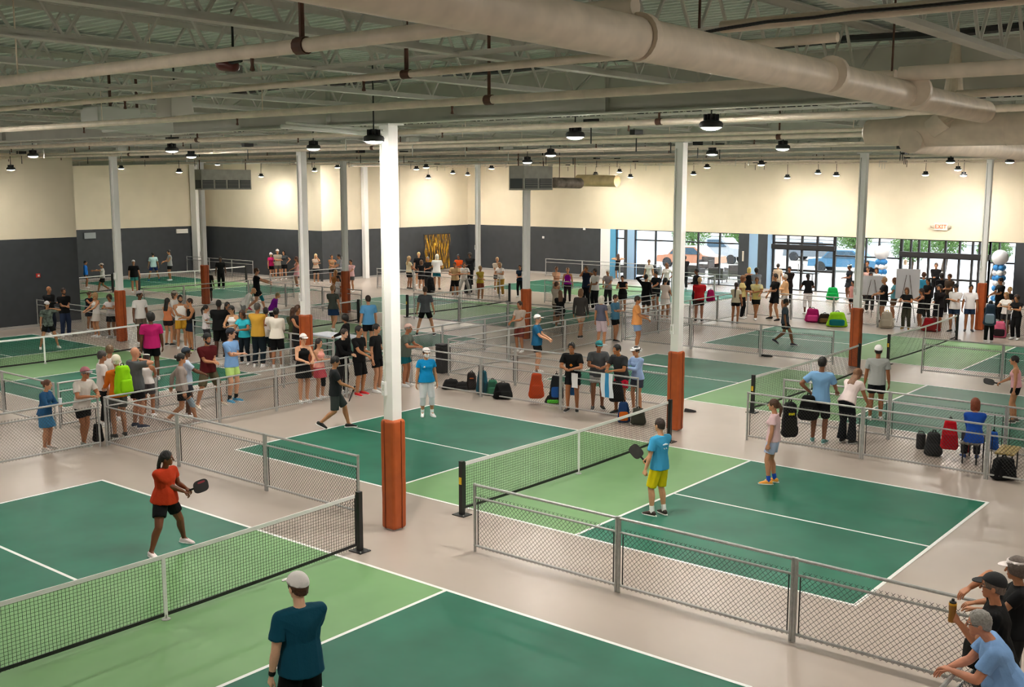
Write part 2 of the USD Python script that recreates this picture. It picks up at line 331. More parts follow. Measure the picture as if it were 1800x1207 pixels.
        for i, sy in enumerate((1, -1)):
            f = min(fr_, 1.0); q = hip[i] + (kn[i] - hip[i]) * f; X = unit(kn[i] - hip[i])
            Rr = np.stack([unit(np.cross((0, 1, 0), X)), unit(np.cross(X, np.cross((0, 1, 0), X))), X], 1)
            rad = (th * (1 - f) + .058 * (.6 + .4 * w) * f) + g0
            pv.append(H(EL(hip[i] + [0, 0, -.0], (th + .02, th + .012, th + .012)), EL(P0 + [0, .04 * sy, 0], (.10 * dp + .012, .08, .06)), disc(q, Rr, rad * 1.08, rad)))
            if fr_ > 1:
                f2 = fr_ - 1; q2 = kn[i] + (ank[i] - kn[i]) * f2; X = unit(ank[i] - kn[i])
                Rr = np.stack([unit(np.cross((0, 1, 0), X)), unit(np.cross(X, np.cross((0, 1, 0), X))), X], 1)
                r2 = {'leggings': .048, 'flare': .105, 'capri': .075}.get(bt, .068)
                pv.append(H(EL(kn[i], [.058 + g0 * .8] * 3), EL(kn[i] * .68 + ank[i] * .32 + [-.012, 0, 0], [.056 + g0 * .6] * 3), disc(q2, Rr, r2, r2)))
        nm = {'shorts': 'shorts', 'brief': 'shorts', 'long_shorts': 'shorts', 'capri': 'cropped_trousers', 'pants': 'trousers', 'leggings': 'leggings', 'flare': 'flared_trousers'}[bt]
    put(nm, pv, bm, wr_=wr_ * .8, L=(None, .05, .034, .026)[lod], tbi=(0, 2, 3, 3)[lod])
    # --- shoes
    for i in (0, 1):
        A = ank[i]; F = fr[i]
        up = H(EL(A + F @ [-.045, 0, -.035], (.038, .034, .045)), EL(A + F @ [.06, 0, -.045], (.06, .043, .032)), EL(A + F @ [.155, 0, -.060], (.045, .042, .022)), EL(A + F @ [0, 0, .0], (.04, .040, .02)))
        sho = put('shoe', up, mat('shoe_' + shoe, shoe, .55), tbi=0, L=.05)
        g = np.linspace(0, 2 * np.pi, 14)[:-1]; ol = np.stack([.055 + .158 * np.cos(g), .045 * np.sin(g) * (1 + .12 * np.cos(g)), 0 * g], 1)
        so = H(A + (ol + [0, 0, -.085]) @ F.T, A + (ol * [1.02, 1.04, 1] + [0, 0, -.064]) @ F.T)
        if lod > 0: put('sole', so, mat('sole_white' if sock != 'dark' else 'sole_dark', 'e8e6e2' if shoe not in ('1a1a1a',) else '333333', .6), tbi=0, L=9, par=sho)
        if sock and sock != 'dark':
            X = unit(kn[i] - A); put('sock', H(EL(A + [0, 0, -.01], [.043] * 3), EL(A + X * .085, [.046] * 3)), cloth(sock), tbi=0, L=.06)
    if knee: put('knee_sleeve', H(EL(kn[0] * .8 + hip[0] * .2, [.075] * 3), EL(kn[0] * .8 + ank[0] * .2, [.068] * 3)), cloth(knee), tbi=0, L=.06)
    if watch:
        i = 0; put('watch', H(EL(wr[i] - unit(wr[i] - el[i]) * .02, [.034] * 3), EL(wr[i] - unit(wr[i] - el[i]) * .035, [.034] * 3)), plain(watch, .3), tbi=0, L=.05)
    # --- hair
    hh = lambda c, r: EL(hc + HR @ np.asarray(c, float), r, HR, 1)
    ht, hcol = hair
    if ht != 'bald':
        r = {'short': .010, 'buzz': .004, 'crop': .008, 'long': .017, 'pony': .010, 'bun': .010, 'curly': .030, 'bob': .020, 'braid': .009}[ht]
        n_ = HR @ unit((-.36, 0, .93)); p0 = hc + HR @ np.array([.0, 0, -.022 if r < .02 else -.05]); face_ = hd_man(hh((.107, 0, -.004), (.074, .071, .083)))
        hm = H(hh((-.012, 0, .032), (.098 + r, .078 + r, .100 + r)), hh((-.04, 0, -.03), (.062 + r, .062 + r, .05 + r))).trim_by_plane(tuple(n_), float(n_ @ p0)) - face_
        hp_ = [hm]; down = unit(HR @ [-.25, 0, -1])
        if ht == 'long': hp_.append(H(hh((-.06, 0, -.02), (.05, .085, .06)), EL(TT((-.105, 0, .40)), (.03, .095, .05), T)))
        if ht == 'bob': hp_.append(H(hh((-.045, 0, .0), (.06, .098, .07)), hh((-.04, 0, -.115), (.05, .095, .03))))
        if ht == 'pony': hp_ += [H(hh((-.115, 0, .03), (.03, .03, .03)), hh((-.155, 0, -.05), (.036, .036, .05))), H(hh((-.155, 0, -.05), (.036, .036, .05)), hh((-.14, 0, -.20), (.018, .018, .03)))]
        if ht == 'braid': hp_ += [H(hh((-.10, 0, .02), (.03, .03, .03)), hh((-.13, 0, -.12), (.032, .034, .05))), H(hh((-.13, 0, -.12), (.032, .034, .05)), EL(TT((-.14, 0, .22)), (.02, .022, .04), T))]
        if ht == 'bun': hp_.append(hd_man(hh((-.125, 0, .05), (.045, .045, .045))))
        put('hair', hp_, hairm(hcol), tbi=0 if lod < 2 else 1, L=(None, .05, .022, .014)[lod], wr_=.035 if ht == 'curly' else .016)
    if hat:
        k, hcl = hat[0], hat[1]; hm_ = mat('hat_' + hcl, hcl, .8, bump=.2, bscale=60.0)
        n_ = HR @ unit((-.25, 0, 1)); p0 = hc + HR @ np.array([.08, 0, .070])
        if k in ('cap', 'back'):
            dome_ = hd_man(hh((-.010, 0, .045), (.116, .096, .105))).trim_by_plane(tuple(n_), float(n_ @ p0))
            ct = put('cap', dome_, hm_, tbi=0, L=.04); sg = 1 if k == 'cap' else -1
            zb = .066 if sg > 0 else .030
            g = np.linspace(-1.25, 1.25, 9); ol = np.stack([.055 * sg + sg * .135 * np.cos(g), .092 * np.sin(g), zb + 0 * g - .02 * np.cos(g)], 1)
            put('brim', H((ol @ HR.T) + hc, ((ol - [0, 0, .008]) @ HR.T) + hc), mat('hat_' + (hat[2] if len(hat) > 2 else hcl), hat[2] if len(hat) > 2 else hcl, .8, bump=.2), tbi=0, L=9, par=ct)
        elif k == 'visor':
            g = np.linspace(0, 2 * np.pi, 17)[:-1]; ol = np.stack([-.01 + .116 * np.cos(g), .097 * np.sin(g), .060 + 0 * g], 1)
            ct = put('visor_band', H((ol @ HR.T) + hc, ((ol + [0, 0, .045]) @ HR.T) + hc), hm_, tbi=0, L=9)
            g = np.linspace(-1.25, 1.25, 9); ol = np.stack([.055 + .135 * np.cos(g), .092 * np.sin(g), .064 + 0 * g - .02 * np.cos(g)], 1)
            put('brim', H((ol @ HR.T) + hc, ((ol - [0, 0, .008]) @ HR.T) + hc), hm_, tbi=0, L=9, par=ct)
        elif k == 'band':
            g = np.linspace(0, 2 * np.pi, 17)[:-1]; ol = np.stack([-.01 + .114 * np.cos(g), .094 * np.sin(g), .060 - .03 * np.cos(g) + .03], 1)
            put('headband', H((ol @ HR.T) + hc, ((ol + [0, 0, .03]) @ HR.T) + hc), hm_, tbi=0, L=9)
    if lod >= 1:
        for sy in (1, -1):
            ey = put('eye', hd_man(hh((.083, .031 * sy, .006), (.010, .014, .008))), plain('e9e2da', .3), tbi=0, L=9)
            put('iris', hd_man(hh((.0895, .031 * sy, .006), (.006, .0065, .0065))), plain('2a1a12', .3), tbi=0, L=9, par=ey)
            put('eyebrow', H(hh((.088, .018 * sy, .028), (.006, .006, .004)), hh((.076, .046 * sy, .028), (.006, .006, .004))), hairm(hcol if ht != 'bald' else '5a4638'), tbi=0, L=9)
        put('mouth', H(hh((.090, .0, -.060), (.006, .012, .006)), hh((.080, .022, -.058), (.004, .004, .003)), hh((.080, -.022, -.058), (.004, .004, .003))), skin('a85f50'), tbi=0, L=9)
    if beard: put('beard', H(hh((.062, 0, -.092), (.040, .040, .030)), hh((.03, .058, -.05), (.022, .012, .03)), hh((.03, -.058, -.05), (.022, .012, .03))), hairm(beard), tbi=0, L=.05)
    if mask: put('face_mask', H(hh((.100, 0, -.03), (.022, .022, .026)), hh((.068, 0, -.085), (.03, .036, .02)), hh((.06, .055, -.04), (.01, .012, .03)), hh((.06, -.055, -.04), (.01, .012, .03))), cloth(mask), tbi=0, L=.05)
    if glasses:
        gm = MB()
        for sy in (1, -1):
            c = np.array([.104, .033 * sy, .006]); g = np.linspace(0, 2 * np.pi, 9)
            gm.tube([hc + HR @ (c + [0, .020 * math.cos(x), .015 * math.sin(x)]) for x in g], .003, 4)
            gm.tube([hc + HR @ (c + [0, .02 * sy, .004]), hc + HR @ np.array([.0, .084 * sy, .006])], .003, 4)
        obj('glasses', sc(gm.mesh()), plain(glasses, .3), root)
    if logo:
        for nm_, pts, col_ in logo:
            c = np.array([TT(q) for q in pts])
            if len(c) > 3: pass
            put(nm_, H(*[EL(q, (.008, .012, .010)) for q in c]), cloth(col_), tbi=0, L=9)
    PEOPLE.append((label, hands_out, yaw, s, (px, py)))
    out = []
    Rw = Rz(yaw)
    for W_, R_ in hands_out: out.append((Rw @ (W_ * s) + [px, py, pos[2] if len(pos) > 2 else 0.0], Rw @ R_))
    return out
def hd_man(p): return m3.Manifold.hull_points(p)
# ---------------------------------------------------------------- surfaces of the hall
DECK = 7.22
FLOOR = mat('floor_concrete', (.43, .36, .31), .34, vary=.10, scale=.35, col2=(.475, .40, .345), bump=.03, bscale=40.0, spec=.45)
CREAM = mat('wall_cream', (.70, .615, .465), .75, vary=.03, scale=1.2)
DARKW = mat('wall_charcoal', (.038, .043, .049), .6, vary=.10, scale=3.0)
GREEN = mat('court_green', (.013, .135, .080), .5, vary=.16, scale=.9, col2=(.022, .168, .104), bump=.02, bscale=80.0, detail=8.0, spec=.28)
LIGHT = mat('kitchen_green', (.165, .335, .135), .5, vary=.08, scale=.8, col2=(.19, .365, .155), bump=.02, bscale=80.0, detail=8.0, spec=.3)
LINE = mat('line_white', (.86, .86, .84), .5)
STEEL = mat('galvanised_steel', (.44, .44, .43), .40, metal=.35, vary=.12, scale=20.0)
WIRE = mat('dark_wire', (.030, .030, .030), .6)
BLACK = mat('black_paint', (.014, .014, .015), .45)
NETM = mat('net_black', (.010, .010, .010), .8)
WHITE = mat('white_paint', (.86, .85, .83), .5)
TAPE = mat('tape_white', (.82, .81, .80), .6)
PAD = mat('column_pad', (.42, .085, .018), .48, vary=.12, scale=5.0, bump=.25, bscale=9.0, spec=.4)
ROOFW = mat('roof_white', (.57, .57, .52), .6, vary=.05, scale=3.0)
DECKM = mat('deck_white', (.55, .62, .57), .65, vary=.06, scale=2.0)
PIPEM = mat('pipe_cream', (.78, .68, .56), .5, vary=.10, scale=7.0)
RUST = mat('rust', (.10, .045, .028), .7, vary=.3, scale=15.0)
XW, YW = -35.1, 36.5
def wall(name, p0, p1, zb, t=.2, top=DECK + .1, out=(0, 0)):
    """a straight wall from p0 to p1 (inside face), painted charcoal up to zb and cream above"""
    w = thing(name, None, None, kind='structure')
    p0 = np.array(p0, float); p1 = np.array(p1, float); L = np.linalg.norm(p1 - p0); c = (p0 + p1) / 2; an = math.degrees(math.atan2(p1[1] - p0[1], p1[0] - p0[0]))
    n = np.array([-(p1 - p0)[1], (p1 - p0)[0]]) / L * (t / 2)          # the wall's body lies to the left of p0 -> p1
    MB().box((c[0] + n[0], c[1] + n[1], (zb + top) / 2), (L, t, top - zb), an).build('upper_wall', CREAM, w)
    MB().box((c[0] + n[0], c[1] + n[1], zb / 2), (L, t, zb), an).build('lower_wall', DARKW, w)
    MB().box((c[0] - n[0] * .08, c[1] - n[1] * .08, .05), (L, .03, .10), an).build('base_strip', mat('base_strip_grey', (.40, .38, .36), .6), w)
    k = max(1, int(L / 6)); j = MB()
    for i in range(1, k):
        q = p0 + (p1 - p0) * i / k; j.box((q[0] - n[0] * .02, q[1] - n[1] * .02, top / 2), (.012, .012, top), an)
    if k > 1: j.build('panel_joint', mat('joint_grey', (.12, .12, .11), .8), w)
    return w
obj('floor', MB().box2((-47, -24, -.2), (18, 60, 0)).mesh(), FLOOR, kind='structure')
wall('wall_left', (-28.9, -24.0), (-28.9, 6.0), 3.40)
wall('wall_left', (-29.15, 5.9), (-46.0, 5.9), 2.9)
wall('wall_back', (-46.0, 5.6), (-46.0, 24.1), 2.88)
wall('wall_back', (-46.0, 24.1), (XW - .2, 24.1), 2.85)
wall('wall_back', (XW, 24.1), (XW, YW), 2.85)
wall('wall_front', (18.0, -24.0), (-29.0, -24.0), 2.9)
wall('wall_near', (18.0, YW), (18.0, -24.0), 2.9)
# pilasters in the back corner
for i, (x, y, w_) in enumerate(((-45.6, 23.3, .62), (-34.95, at_x(643, 400, -34.9)[1], .30))):
    MB().box((x, y, DECK / 2), (w_ * .9, w_, DECK)).build('trim_%d' % (i + 1), WHITE, kind='structure')
# corrugated roof deck: ribs run along x
prof = []; y = -24.0
while y < 37.0:
    prof += [(y, 0), (y + .055, 0), (y + .075, .045), (y + .13, .045)]; y += .15
prof = np.array(prof); n = len(prof)
dv = np.vstack([np.c_[np.full(n, x), prof[:, 0], prof[:, 1] + DECK] for x in (-46.5, 18.3)])
obj('ceiling', trimesh.Trimesh(dv, np.array([q for i in range(n - 1) for q in ((i, n + i, i + 1), (i + 1, n + i, n + i + 1))]), process=False), DECKM, kind='structure')
obj('ceiling_cover', MB().box2((-47, -24.5, DECK + .06), (18.6, 37.2, DECK + .2)).mesh(), plain('555555'), kind='structure')
# ---------------------------------------------------------------- glass front: wall at y = YW, header at 2.86
wr_ = thing('wall_right', kind='structure')
HZ = 2.87
def gx(px): return at_y(px, 420, YW)[0]
MB().box2((XW - .2, YW, HZ), (18.2, YW + .3, DECK + .1)).build('upper_wall', CREAM, wr_)
def slab(a, b, m, nm, dy=0.0, z0=0, z1=HZ, t=.3): return MB().box2((gx(a), YW - dy, z0), (gx(b), YW + t, z1)).build(nm, m, wr_)
MB().box2((XW - .2, YW, 0), (gx(1056), YW + .3, HZ)).build('lower_wall', DARKW, wr_)
MB().box2((gx(820), YW - .04, 0), (gx(1056), YW, .12)).build('base_strip', MATS['base_strip_grey'], wr_)
SKYB = mat('light_blue_paint', (.30, .47, .68), .5); BLU = mat('blue_paint', (.10, .36, .58), .5)
slab(1056, 1073, WHITE, 'white_pier', .02); slab(1073, 1082, BLU, 'blue_pier', .03); slab(1097, 1103, DARKW, 'dark_pier'); slab(1103, 1115, SKYB, 'blue_pier', .02)
slab(1299, 1317, DARKW, 'dark_pier', .02); slab(1317, 1333, SKYB, 'blue_pier'); slab(1333, 1350, DARKW, 'dark_pier', .02); slab(1350, 1357, SKYB, 'blue_pier', .03)
MB().box2((gx(1787), YW - .02, 0), (18.2, YW + .3, HZ)).build('lower_wall', DARKW, wr_)
GLASS = usdkit.material(stage, '/World/Looks/window_glass', {'t': ('transparent_bsdf', {'color': (.93, .97, .97)}), 'g': ('glossy_bsdf', {'roughness': .02, 'color': (1, 1, 1)}), 'f': ('fresnel', {'IOR': 1.45}), 'm': ('mix_closure', {})},
    [('f.fac', 'm.fac'), ('t.BSDF', 'm.closure1'), ('g.BSDF', 'm.closure2')], surface='m.closure')
FRAME = mat('window_frame_dark', (.020, .019, .020), .4)
def glazing(name, kind, a, b, vs, hs, z0=0.0, z1=HZ, fw=.07, panes=True):
    """frame bars at the picture columns vs and heights hs, one pane between each neighbouring pair"""
    w = thing(name, kind='structure')
    xs = [gx(a)] + [gx(v) for v in vs] + [gx(b)]; zs = [z0] + list(hs) + [z1]
    fr = MB()
    for x in xs: fr.box((x, YW + .12, (z0 + z1) / 2), (fw, .12, z1 - z0))
    for z in zs: fr.box(((xs[0] + xs[-1]) / 2, YW + .12, z), (xs[-1] - xs[0], .11, fw))
    fr.build('window_frame' if kind == 'window' else 'door_frame', FRAME, w)
    for i in range(len(xs) - 1):
        for j in range(len(zs) - 1):
            MB().box2((xs[i] + .03, YW + .11, zs[j] + .03), (xs[i + 1] - .03, YW + .125, zs[j + 1] - .03)).build('pane', GLASS, w)
    return w
glazing('window_1', 'window', 1082, 1097, [], [2.35])
glazing('window_2', 'window', 1115, 1299, [1151, 1188, 1226, 1264], [2.30])
d1 = glazing('door_1', 'door', 1359, 1466, [1384, 1409, 1436], [1.05, 2.15, 2.45], fw=.10)
MB().box2((gx(1357), YW - .06, 2.14), (gx(1468), YW + .1, 2.38)).build('door_header', FRAME, d1)
for q in (1405, 1413): MB().tube([(gx(q), YW + .02, .9), (gx(q), YW + .02, 1.4)], .02, 6).build('door_handle', STEEL, d1)
glazing('window_3', 'window', 1468, 1583, [1506, 1522, 1545], [1.9])
d2 = glazing('door_2', 'door', 1585, 1741, [1601, 1615, 1633, 1662, 1687, 1710, 1722], [1.0, 2.02, 2.20], fw=.09)
MB().box2((gx(1583), YW - .08, 2.02), (gx(1742), YW + .1, 2.26)).build('door_header', FRAME, d2)
glazing('window_4', 'window', 1741, 1787, [1757], [1.9])

# ---------------------------------------------------------------- courts
COURTS = {}
def court(cx, cy, label, rz=0.0):
    c = thing('pickleball_court', label, 'court', (cx, cy, 0), rz)
    for sx in (-1, 1): MB().box((sx * 4.418, 0, .0015), (4.574, 6.1, .003)).build('serving_area', GREEN, c)
    MB().box((0, 0, .0015), (4.264, 6.1, .003)).build('kitchen', LIGHT, c)
    for sy in (-1, 1): MB().box((0, sy * 3.025, .0038), (13.41, .055, .003)).build('side_line', LINE, c)
    for sx in (-1, 1):
        MB().box((sx * 6.68, 0, .0036), (.055, 6.1, .003)).build('base_line', LINE, c)
        MB().box((sx * 2.105, 0, .0034), (.055, 6.1, .003)).build('kitchen_line', LINE, c)
        MB().box((sx * 4.4, 0, .0032), (4.55, .05, .003)).build('centre_line', LINE, c)
    return c
NETP = None
def net(cx, cy, label, rz=0.0, w=6.75, marks=False):
    global NETP
    if NETP is not None: return copyof(NETP, 'pickleball_net', label, 'net', (cx, cy, 0), rz)
    n = thing('pickleball_net', label, 'net', (cx, cy, 0), rz); NETP = n
    h = lambda y: .868 + .042 * (abs(y) / (w / 2)) ** 1.5
    for sy in (-1, 1):
        p = MB().box((0, sy * w / 2, .47), (.075, .075, .93)).build('post', BLACK, n)
        MB().box((0, sy * w / 2, .008), (.26, .22, .014)).build('base_plate', BLACK, p)
        b = MB()
        for a in (-.1, .1):
            for c in (-.08, .08): b.lathe([(.012, 0), (.012, .018), (.0, .02)], (a, sy * w / 2 + c, .013), 6)
        b.build('bolt', STEEL, p)
    ys = np.linspace(-w / 2 + .09, w / 2 - .09, 41)
    MB().box((-.043, -w / 2, .60), (.012, .05, .12)).box((0, -w / 2 - .043, .60), (.05, .012, .12)).build('yellow_tag', plain('e0b82a'), n)
    t = MB()
    for a, b in zip(ys[:-1], ys[1:]):
        v = [(sx * .008, y, h(y) + dz) for y in (a, b) for sx in (-1, 1) for dz in (-.055, .0)]
        t.add(v, BOXF[:, :][:, [0, 1, 2]])
    t.build('top_tape', TAPE, n)
    g = MB()
    for a, b in zip(ys[:-1], ys[1:]):
        v = [(sx * .006, y, .05 + .05 * (abs(y) / (w / 2)) ** 2 + dz) for y in (a, b) for sx in (-1, 1) for dz in (0, .045)]
        g.add(v, BOXF)
    g.build('bottom_band', BLACK, n)
    for sy in (-1, 1): MB().box((0, sy * (w / 2 - .075), .5), (.014, .03, .80)).build('end_band', BLACK, n)
    MB().box((0, 0, .43), (.022, .05, .87)).build('centre_strap', TAPE, n)
    MB().lathe([(.06, 0), (.06, .012), (.02, .02), (.015, .07)], (0, 0, 0), 10).build('strap_anchor', STEEL, n)
    k = MB(); yy = np.arange(-w / 2 + .09, w / 2 - .08, .048)
    sq = lambda p, q, r=.0026: k.tube([p, q], r, 3, False)
    for y in yy: sq((0, y, .06), (0, y, h(y) - .05))
    for f in np.linspace(0.02, .98, 17):
        for a, b in zip(ys[:-1:4], list(ys[4::4])):
            za = .09 + f * (h(a) - .14); zb = .09 + f * (h(b) - .14); sq((0, a, za), (0, b, zb))
    k.build('net_mesh', NETM, n, kind='stuff')
    return n
CA = (-.1, .0)
LAY = [('near left', -.1, -9.09), ('middle', -.1, 0.0), ('third', -.1, 10.67), ('fourth', -.13, 19.87),
       ('left row first', -20.3, -.05), ('left row second', -20.2, 9.6), ('left row third', -19.95, 18.85), ('left row fourth', -19.6, 30.3), ('far', -38.2, 17.8), ('farthest', -38.8, 9.95)]
CL = ['green pickleball court at the bottom left, where the orange-shirted woman plays', 'green pickleball court in the middle with the player in yellow shorts', 'green pickleball court behind the four leaning spectators, with a white-capped man in grey',
      'green pickleball court at the right with the boy player, nearest the entrance crowd', 'green pickleball court at the left edge with the man in the magenta shirt', 'green pickleball court behind the long crowd row, with a player in a navy skirt',
      'green pickleball court with a grey-shirted man, in front of the gold curtain', 'far green pickleball court behind the row of spectators with the magenta tank top', 'far left green pickleball court with two players against the dark wall', 'green pickleball court half hidden behind the dark wall corner at far left']
for (n_, x, y), l in zip(LAY, CL): court(x, y, l)
NL = ['black pickleball net with white tape at the bottom left', 'black pickleball net across the middle court, beside the yellow-shorts player', 'black pickleball net of the court with the white-capped man in grey', 'black pickleball net at the right near the entrance crowd',
      'black pickleball net at the left edge, in front of the man in a print shirt', 'black pickleball net behind the orange-padded column left of centre', 'black pickleball net in front of the gold curtain and spectators', None, 'black pickleball net far left with its right post by the dark wall', 'short visible end of black net beside the dark wall corner']
for (n_, x, y), l in zip(LAY, NL):
    if l: net(x, y, l)

# ---------------------------------------------------------------- columns with orange pads
COLP = None
def column(x, y, label, pad=True):
    c = thing('steel_column', label, 'column', (x, y, 0))
    MB().box((0, 0, 3.22), (.2, .2, 6.44)).build('shaft', WHITE, c)
    MB().box((0, 0, 6.435), (.34, .34, .02)).build('cap_plate', WHITE, c)
    MB().tube([(-.055, -.115, 2.35), (-.055, -.115, 6.3)], .016, 6).build('conduit', ROOFW, c)
    b = MB().box((-.055, -.125, 2.32), (.075, .05, .22)).build('switch_box', TAPE, c)
    MB().box((-.055, -.152, 2.34), (.04, .006, .10)).build('switch_plate', ROOFW, b)
    if pad:
        m = rbox((.30, .30, 1.80), .05, 16).translate((0, 0, .915))
        tm = _tm(m, .09, 0)
        v = np.array(tm.vertices); q = meshkit.fbm(v * [6, 6, 3.5] + x, 3) - .5; nn = np.array(tm.vertex_normals); nn[:, 2] = 0
        p = obj('pad', trimesh.Trimesh(v + nn * (q * .022)[:, None], tm.faces, process=False), PAD, c, smooth=50)
        MB().box((-.045, -.153, .915), (.012, .012, 1.78)).build('seam', mat('pad_seam', (.18, .03, .01), .7), p)
        MB().box((.153, .03, .915), (.012, .012, 1.78)).build('seam', MATS['pad_seam'], p)
    return c
for x, y, l, pad in ((-.48, -4.6, 'white steel column with orange pad nearest the camera, between the two front nets', True), (-.60, 4.45, 'white steel column with orange pad behind the yellow-shorts player', True),
        (-.76, 15.41, 'white steel column with orange pad behind the white-capped man in grey', True), (-.27, 26.5, 'white steel column with orange pad at right, between the entrance crowd and the stroller', True),
        (-22.76, 4.07, 'white steel column with orange pad at the left, behind the three women at the fence', True), (-12.3, 3.6, 'white steel column with orange pad at the end of the long crowd row', True),
        (-22.95, 14.8, 'white steel column with orange pad behind the light-blue-shirted player', True), (-12.15, 13.6, 'white steel column with orange pad beside the man in the patterned grey shirt', True),
        (-30.45, 13.0, 'white steel column with orange pad far left, by the person with a hoop', True), (-24.2, 24.9, 'plain white steel column standing behind the leaning spectators at the centre back', False)):
    column(x, y, l, pad)

# ---------------------------------------------------------------- chain-link panels
FW = 2.6
def fence_proto(lab, a, an, k):
    t = thing('fence_panel', lab, 'fence', (a[0], a[1], 0), an, None, None, (k, 1, 1))
    for x in (.022, FW - .022): MB().tube([(x, 0, 0), (x, 0, 1.07)], .024, 8).build('post', STEEL, t)
    MB().tube([(0, 0, 1.05), (FW, 0, 1.05)], .021, 8).build('top_rail', STEEL, t)
    MB().tube([(0, 0, .855), (FW, 0, .855)], .016, 8).build('mid_rail', STEEL, t)
    MB().tube([(0, 0, .10), (FW, 0, .10)], .018, 8).build('bottom_rail', STEEL, t)
    for x in (.075, FW - .075): MB().tube([(x, .012, .10), (x, .012, .86)], .009, 5).build('tension_bar', BLACK, t)
    k = MB(); d = .072; z0, z1 = .055, .905; x0, x1 = .07, FW - .07; r = .0029
    for s in (1, -1):
        c = -1.0
        while c < FW + 1.0:
            # line x = c + s (z - z0)
            za, zb = z0, z1; xa, xb = c, c + s * (zb - za)
            pts = []
            lo, hi = min(xa, xb), max(xa, xb)
            if hi > x0 and lo < x1:
                ta, tb = 0.0, 1.0
                f = lambda X: (X - xa) / (xb - xa)
                q = sorted((f(x0), f(x1))); ta = max(ta, q[0]); tb = min(tb, q[1])
                if tb - ta > .02:
                    A = np.array([xa + (xb - xa) * ta, .022 + .003 * s, za + (zb - za) * ta]); B = np.array([xa + (xb - xa) * tb, .022 + .003 * s, za + (zb - za) * tb])
                    k.tube([A, B], r, 3, False)
            c += d
    k.build('chain_link', WIRE, t, kind='stuff')
    return t
ORD = ['first', 'second', 'third', 'fourth', 'fifth', 'sixth', 'seventh']
FPROTO = None
def fence(desc, pts, fmt=None, side='left'):
    """pts: the posts' ground points; one panel between each neighbouring pair, told apart by its place in the run"""
    global FPROTO
    for i in range(len(pts) - 1):
        a = np.array(pts[i], float); b = np.array(pts[i + 1], float); L = np.linalg.norm(b - a); an = math.degrees(math.atan2(*(b - a)[::-1]))
        k = len(pts) - 1; n = 'only' if k == 1 else ORD[i]
        lab = ('%s chain-link panel from the %s, %s' % (n, side, desc)) if k > 1 else 'single chain-link panel, ' + desc
        if FPROTO is None:
            FPROTO = fence_proto(lab, a, an, L / FW)
        else: copyof(FPROTO, 'fence_panel', lab, 'fence', (a[0], a[1], 0), an, None, (L / FW, 1, 1))
def fx(y, xs): return [(x, y) for x in xs]
def fy(x, ys): return [(x, y) for y in ys]
fence('near side of the middle court', fx(-4.62, (1.25, 3.86, 6.42, 9.02)))
fence('bottom right corner under the leaning man', fy(8.9, (-4.75, -7.3, -9.9)), side='top')
fence('behind the orange-shirted woman', fx(-4.55, (-9.2, -6.55, -3.82, -1.35)))
fence('in front of the woman in denim', fy(-9.22, (-9.7, -7.1, -4.66)))
fence('behind the walking black-shirted player', fy(-9.2, (-4.5, -1.65, .0, 2.3, 4.45)))
fence('fence under the four leaning spectators', fx(4.55, (-9.1, -6.5, -3.9, -1.65)))
fence('behind the four leaning spectators', fx(6.35, (-9.3, -6.8, -4.2, -1.55)))
fence('below the white-haired spectator', fy(-9.4, (6.45, 9.25, 12.2, 15.1)))
fence('back of the third court', fx(15.3, (-9.2, -6.4, -3.85, -1.4)))
fence('between girl in pink and seated woman', fx(4.6, (1.1, 3.68, 6.1, 8.6)))
fence('behind the bench of the seated woman', fx(6.6, (1.0, 3.5, 5.9, 8.4)))
fence('behind the woman in pink tank top', fx(15.55, (1.2, 3.45, 6.0)))
fence('far side of the lane at left edge', fx(-4.4, (-19.0, -16.5, -14.0, -11.55)))
fence('behind the maroon-shirted man', fy(-11.5, (-4.35, -1.83, .3, 2.1, 3.9)))
fence('in front of the long crowd row', fx(4.35, (-18.9, -16.4, -13.9, -11.95)))
fence('running behind the brown-shorts man', fy(-11.6, (6.4, 8.6, 10.67, 13.2)))
fence('further behind the white-haired spectator', fy(-11.4, (13.3, 15.9, 18.5, 21.2)))
fence('before the net facing the gold curtain', fx(15.2, (-19.3, -16.8, -14.3, -11.7)))
fence('under the three women at left', fx(4.2, (-28.9, -26.9, -24.7, -23.1)))
fence('behind the man with backpack straps', fy(-29.5, (9.2, 11.2, 14.7, 17.4)))
fence('beside the child bending in purple', fx(14.75, (-29.4, -26.9, -24.4, -21.9)))
fence('spectator rail before the gold curtain', fx(23.4, (-30.0, -27.3, -24.4, -21.5)))
fence('below the magenta tank top', fx(23.5, (-18.9, -16.3, -14.6, -12.1)))
fence('by the sofas under the windows', fx(35.0, (-27.6, -24.9, -22.3, -19.6)))
fence('between red-shirted man and braided woman', fy(-9.25, (15.6, 17.9, 20.2, 22.4, 24.8)))
fence('behind the magenta and lime bags', fx(24.85, (-9.2, -7.2, -5.4, -3.6, -1.3)))
fence('right edge by the tie-dye backpack', fx(25.3, (.97, 3.4, 5.9)))
fence('far left at the dark wall', fx(22.5, (-45.8, -43.5, -41.3, -39.3)))
fence('behind the blonde woman', fy(-31.6, (17.6, 20.1, 22.5)))
fence('before the dark covered table', fx(31.6, (-16.9, -14.4, -11.9)))

